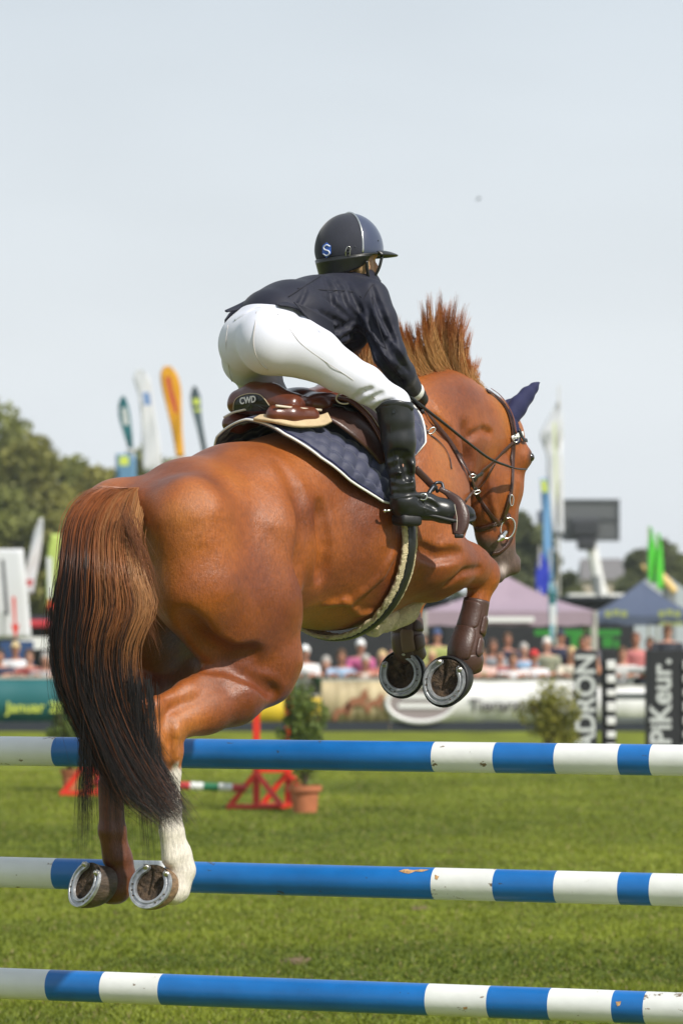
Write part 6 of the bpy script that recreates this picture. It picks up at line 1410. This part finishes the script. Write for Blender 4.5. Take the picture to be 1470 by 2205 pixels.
# ---- spectators leaning on the boards
SK = [(.42, .20, .13), (.36, .16, .10), (.46, .24, .17)]
def spectator(px, ytop, D, label, shirt, hair, cap=None, lean=.25, seed=0, folded=False, wide=1.0, skin=0, standing=False):
    r = np.random.default_rng(seed); H = P(px, ytop, D)[2]; full = 1.66 if not standing else H
    sc_ = H / 1.72 if standing else 1.0
    b = base(px, D); t = thing('person', b, label, 'person'); h = .018
    # local frame: x right, y away from the camera (he faces us: -y), z up
    hz = H - .12; hy = -lean; shz = hz - .27; sy = -lean * .8; hpz = min(.95, shz - .38)
    S = SDF((-.45, -.75, 0), (.45, .30, H + .08), h)
    S.chain([(0, .03, hpz, .13), (0, sy * .5, (hpz + shz) / 2, .125), (0, sy, shz - .04, .13)], k=.05, lw=1.3, axis=0)
    S.chain([(-.17 * wide, sy, shz, .06), (.17 * wide, sy, shz, .06)], k=.05); S.chain([(0, sy, shz, .05), (0, hy, hz - .08, .052)], k=.03)
    S.ell((0, hy, hz), (.076, .095, .112), k=.02); S.chain([(0, hy - .03, hz - .06, .05), (0, hy - .05, hz - .09, .03)], k=.03)
    S.chain([(0, hy - .092, hz, .010), (0, hy - .108, hz - .022, .013)], k=.015)
    for s_ in (-1, 1):
        S.ell((s_ * .078, hy, hz - .01), (.012, .018, .028), k=.01)
        S.chain([(s_ * .09, .03, hpz, .09), (s_ * .1, .02, hpz * .52, .06), (s_ * .1, .04, .09, .042)], k=.04); S.chain([(s_ * .1, .06, .05, .042), (s_ * .11, -.12, .04, .034)], k=.03)
        el_ = (s_ * .26 * wide, sy - .10, max(shz - .26, 1.0)); ha = (s_ * (-.02 if folded else .10), min(sy - .22, -.30), max(shz - .30, 1.0) if folded else max(shz - .30, .98) )
        S.chain([(s_ * .19 * wide, sy, shz, .052), (*el_, .042), (*ha, .030)], k=.025)
        S.chain([(*ha, .030), (ha[0] - s_ * .03, ha[1] - .05, ha[2] - .01, .028)], k=.02)
        for f_ in range(4): S.chain([(ha[0] - s_ * (.015 + .016 * f_ - .01), ha[1] - .06, ha[2] + .0, .009), (ha[0] - s_ * (.02 + .016 * f_ - .01), ha[1] - .10 - .006 * (f_ % 2), ha[2] - .025, .008)], k=.004)
    V, Q = S.skin(smooth=1); off = np.array([b[0], D, 0])
    ms = col('skin_tone', SK[skin], .55); mesh_obj('body', V + off, Q, ms, t)
    g = np.meshgrid(*[S.lo[i] + h * np.arange(S.n[i]) for i in range(3)], indexing='ij'); X, Y, Z = g
    # shirt: torso and upper sleeves
    m_ = np.maximum(np.maximum(Z - (shz + .05), (hpz - .06) - Z), np.maximum(np.abs(X) - .245 * wide - .02, (Y < sy - .17) * .1 - .05)); V, Q = S.skin(iso=.016, smooth=1, mask=m_.astype(np.float32)); mesh_obj('shirt', V + off, Q, col('shirt_cloth', shirt, .8, var=.12, vscale=9), t)
    m_ = np.maximum(Z - (hpz - .03), .09 - Z); V, Q = S.skin(iso=.014, smooth=1, mask=m_.astype(np.float32)); mesh_obj('trousers', V + off, Q, col('trouser_cloth', (.03, .04, .07), .8), t)
    C2 = SDF((-.2, hy - .3, hz - .25), (.2, hy + .2, H + .06), .012); C2.ell((0, hy + .012, hz + .022), (.086, .102, .108), k=0)
    if not cap: C2.ell((0, hy + .05, hz - .03), (.080, .07, .10), k=.03)
    C2.chain([(0, hy - .14, hz - .05, .075), (0, hy - .13, hz - .12, .085)], k=.02, mode='cut')
    V, Q = C2.skin(smooth=1); mesh_obj('hair' if not cap else 'cap', V + off, Q, col('hair_tone' if not cap else 'cap_cloth', cap or hair, .8), t)
    if cap:
        V = [(off[0] + .07 * math.sin(a) * 1.0, D + hy - .07 - .085 * math.cos(a) * (q), hz + .045 - .012 * q) for q in (0, .6, 1) for a in np.linspace(-1.3, 1.3, 9)]; o = mesh_obj('cap_peak', V, [(i * 9 + j, i * 9 + j + 1, (i + 1) * 9 + j + 1, (i + 1) * 9 + j) for i in range(2) for j in range(8)], col('cap_cloth', cap, .8), t); mm = o.modifiers.new('t', 'SOLIDIFY'); mm.thickness = .012
    return t
W_, NV_ = (.70, .70, .72), (.02, .025, .06); BR, BL, GR, DK = (.09, .045, .02), (.50, .36, .18), (.35, .33, .31), (.02, .015, .012)
PEOPLE = [(2, 1396, 'spectator in dark navy cut off by the left edge', NV_, DK, None, .2, {}), (36, 1382, 'spectator in a white shirt and straw-coloured cap at the left', W_, BL, (.55, .42, .22), .3, {}), (64, 1398, 'spectator in dark red behind the one in the straw-coloured cap', (.22, .03, .03), BR, None, .1, {}), (100, 1404, 'spectator in grey just left of the tail', (.30, .31, .32), GR, None, .3, {}),
          (657, 1389, 'spectator in white shirt and white cap right behind the horse\'s stifle', W_, GR, (.75, .75, .75), .3, {}), (702, 1412, 'grey-haired spectator in a green top leaning on the banner', (.06, .16, .07), GR, None, .4, {}), (776, 1377, 'spectator in a magenta shirt and white cap', (.48, .10, .24), GR, (.75, .75, .75), .2, {}), (786, 1408, 'spectator in pale top leaning forward below the magenta shirt', (.55, .48, .42), GR, None, .45, {}),
          (911, 1366, 'brown-haired spectator in dark top between the fore hooves', (.03, .03, .05), BR, None, .1, {'standing': True}), (940, 1354, 'spectator in a blue cap and olive shirt between the forelegs', (.30, .34, .10), BR, (.05, .08, .18), .1, {'standing': True}), (928, 1398, 'spectator in navy leaning low under the blue cap', (.05, .07, .14), BL, None, .45, {}), (842, 1392, 'spectator in grey left of the far fore hoof', (.2, .2, .22), DK, None, .2, {}),
          (1036, 1396, 'spectator in pale pink right of the near fore hoof', (.55, .40, .36), BR, None, .35, {}), (1092, 1362, 'man in navy standing under the mauve tent', NV_, BR, None, .05, {'standing': True}), (1074, 1396, 'spectator in maroon leaning on the banner', (.20, .02, .04), DK, None, .3, {}), (1102, 1404, 'dark-haired spectator in a white top holding hands to the face', W_, BR, None, .45, {}), (1147, 1399, 'spectator in white T-shirt and red cap', W_, BR, (.55, .03, .03), .4, {}),
          (1176, 1372, 'white-haired spectator in olive beside the man in navy', (.25, .26, .18), (.62, .60, .56), None, .1, {}), (1206, 1356, 'broad man in navy T-shirt with crossed arms and dark cap', NV_, DK, (.03, .035, .06), .1, {'folded': True, 'wide': 1.35, 'standing': True}), (1254, 1370, 'tanned spectator in an orange-brown top above the left pillar', (.40, .18, .09), BR, None, .1, {'wide': 1.1}), (1264, 1362, 'spectator with dark hair behind the tanned one', (.1, .1, .12), DK, None, 0, {'standing': True}),
          (1338, 1392, 'spectator in white between the pillars', W_, BR, None, .2, {}), (1368, 1362, 'woman in pink top with long brown hair between the pillars', (.52, .17, .17), (.16, .06, .03), None, .1, {'standing': True}), (1398, 1372, 'spectator in beige behind the second pillar', (.4, .3, .25), BR, None, .1, {'standing': True}), (1437, 1344, 'tall man in dark T-shirt and brown cap above the second pillar', (.025, .028, .04), DK, (.12, .06, .03), 0, {'standing': True, 'wide': 1.2})]
PEOPLE += [(735, 1398, 'spectator in pale blue between the grey-haired one and the magenta shirt', (.30, .42, .58), BR, None, .3, {}), (822, 1400, 'spectator in faded red left of the far fore hoof', (.45, .12, .10), BL, None, .4, {}), (1012, 1388, 'spectator in olive leaning over the white banner beside the near fore hoof', (.22, .22, .10), DK, None, .35, {}),
           (1060, 1376, 'spectator in grey between the pale pink and maroon ones', (.25, .26, .28), (.10, .05, .03), None, .15, {}), (1126, 1384, 'spectator in light blue between the two white tops', (.25, .38, .55), GR, None, .2, {}), (1228, 1392, 'spectator in cream leaning beside the left pillar', (.60, .55, .45), BL, None, .4, {})]
for i, (x, y, lb, sh, hr_, cp, ln, kw) in enumerate(PEOPLE):
    back = .75 + (1.6 if y < 1385 else 0) + (i % 3) * .15 + (.6 if kw.get('standing') else 0)
    spectator(x, y, DB + back, lb, sh, hr_, cp, ln, i, skin=i % 3, **kw)
# ---- a small bird high up
bd = P(1030, 428, 70); k = px2m(70)
mb = MB(); V = [bd + np.array(p) * k for p in ((-6, 0, -3), (0, 4, 0), (6, 0, 3), (0, -4, 1.5), (1, 0, -1.5), (-1, 2, 4))]; mb.add(V, [(0, 4, 3), (4, 2, 3), (0, 3, 5), (3, 2, 5), (0, 1, 4), (4, 1, 2), (0, 5, 1), (5, 2, 1)]); o = mb.build('bird', B_black); tag(o, 'tiny dark bird in the open sky, right of the rider\'s helmet', 'bird')
# ---- wings that carry the blue and white poles (just outside the photo)
for sgn, lb in ((-1, 'white jump wing carrying the left ends of the striped poles'), (1, 'white jump wing carrying the right ends of the striped poles')):
    e = pole_c[0] + PD * (sgn * 2.02 + (0.02)); t = thing('jump_wing', (e[0], e[1], 0), lb, 'jump wing', math.atan2(PD[1], PD[0])); R = rot_z(math.atan2(PD[1], PD[0]))
    for dx in (0, .6): MB().box(np.array([e[0], e[1], .9]) + R @ np.array([sgn * (.05 + dx), 0, 0]), (.09, .09, 1.8 - dx * .4), R, bev=.008).build('post', M_white_pole, t)
    for z in (.3, .7, 1.1, 1.45): MB().box(np.array([e[0], e[1], z]) + R @ np.array([sgn * .35, 0, 0]), (.5, .04, .08), R).build('rail', M_white_pole, t)
    MB().box(np.array([e[0], e[1], .04]) + R @ np.array([sgn * .05, 0, 0]), (.09, .9, .07), R).build('foot', M_white_pole, t); MB().box(np.array([e[0], e[1], .04]) + R @ np.array([sgn * .65, 0, 0]), (.09, .9, .07), R).build('foot', M_white_pole, t)

# ------------------------------------------------------------------ thin summer haze over the showground
def haze():
    x, y0, y1, z0, z1 = 75, -3, 345, -1.0, 16.0; V = [(sx * x, y, z) for z in (z0, z1) for y in (y0, y1) for sx in (-1, 1)]
    m = bpy.data.materials.new('haze'); m.use_nodes = True; n = m.node_tree.nodes; n.clear(); o_ = n.new('ShaderNodeOutputMaterial'); v = n.new('ShaderNodeVolumePrincipled')
    v.inputs['Color'].default_value = (.85, .90, .95, 1); v.inputs['Density'].default_value = .00035; v.inputs['Anisotropy'].default_value = .2; m.node_tree.links.new(v.outputs[0], o_.inputs['Volume'])
    o = mesh_obj('haze', V, [(0, 2, 3, 1), (4, 5, 7, 6), (0, 1, 5, 4), (2, 6, 7, 3), (0, 4, 6, 2), (1, 3, 7, 5)], m, smooth=False); tag(o, kind='stuff'); tag(o, 'thin pale summer haze over the showground', 'haze')
haze()
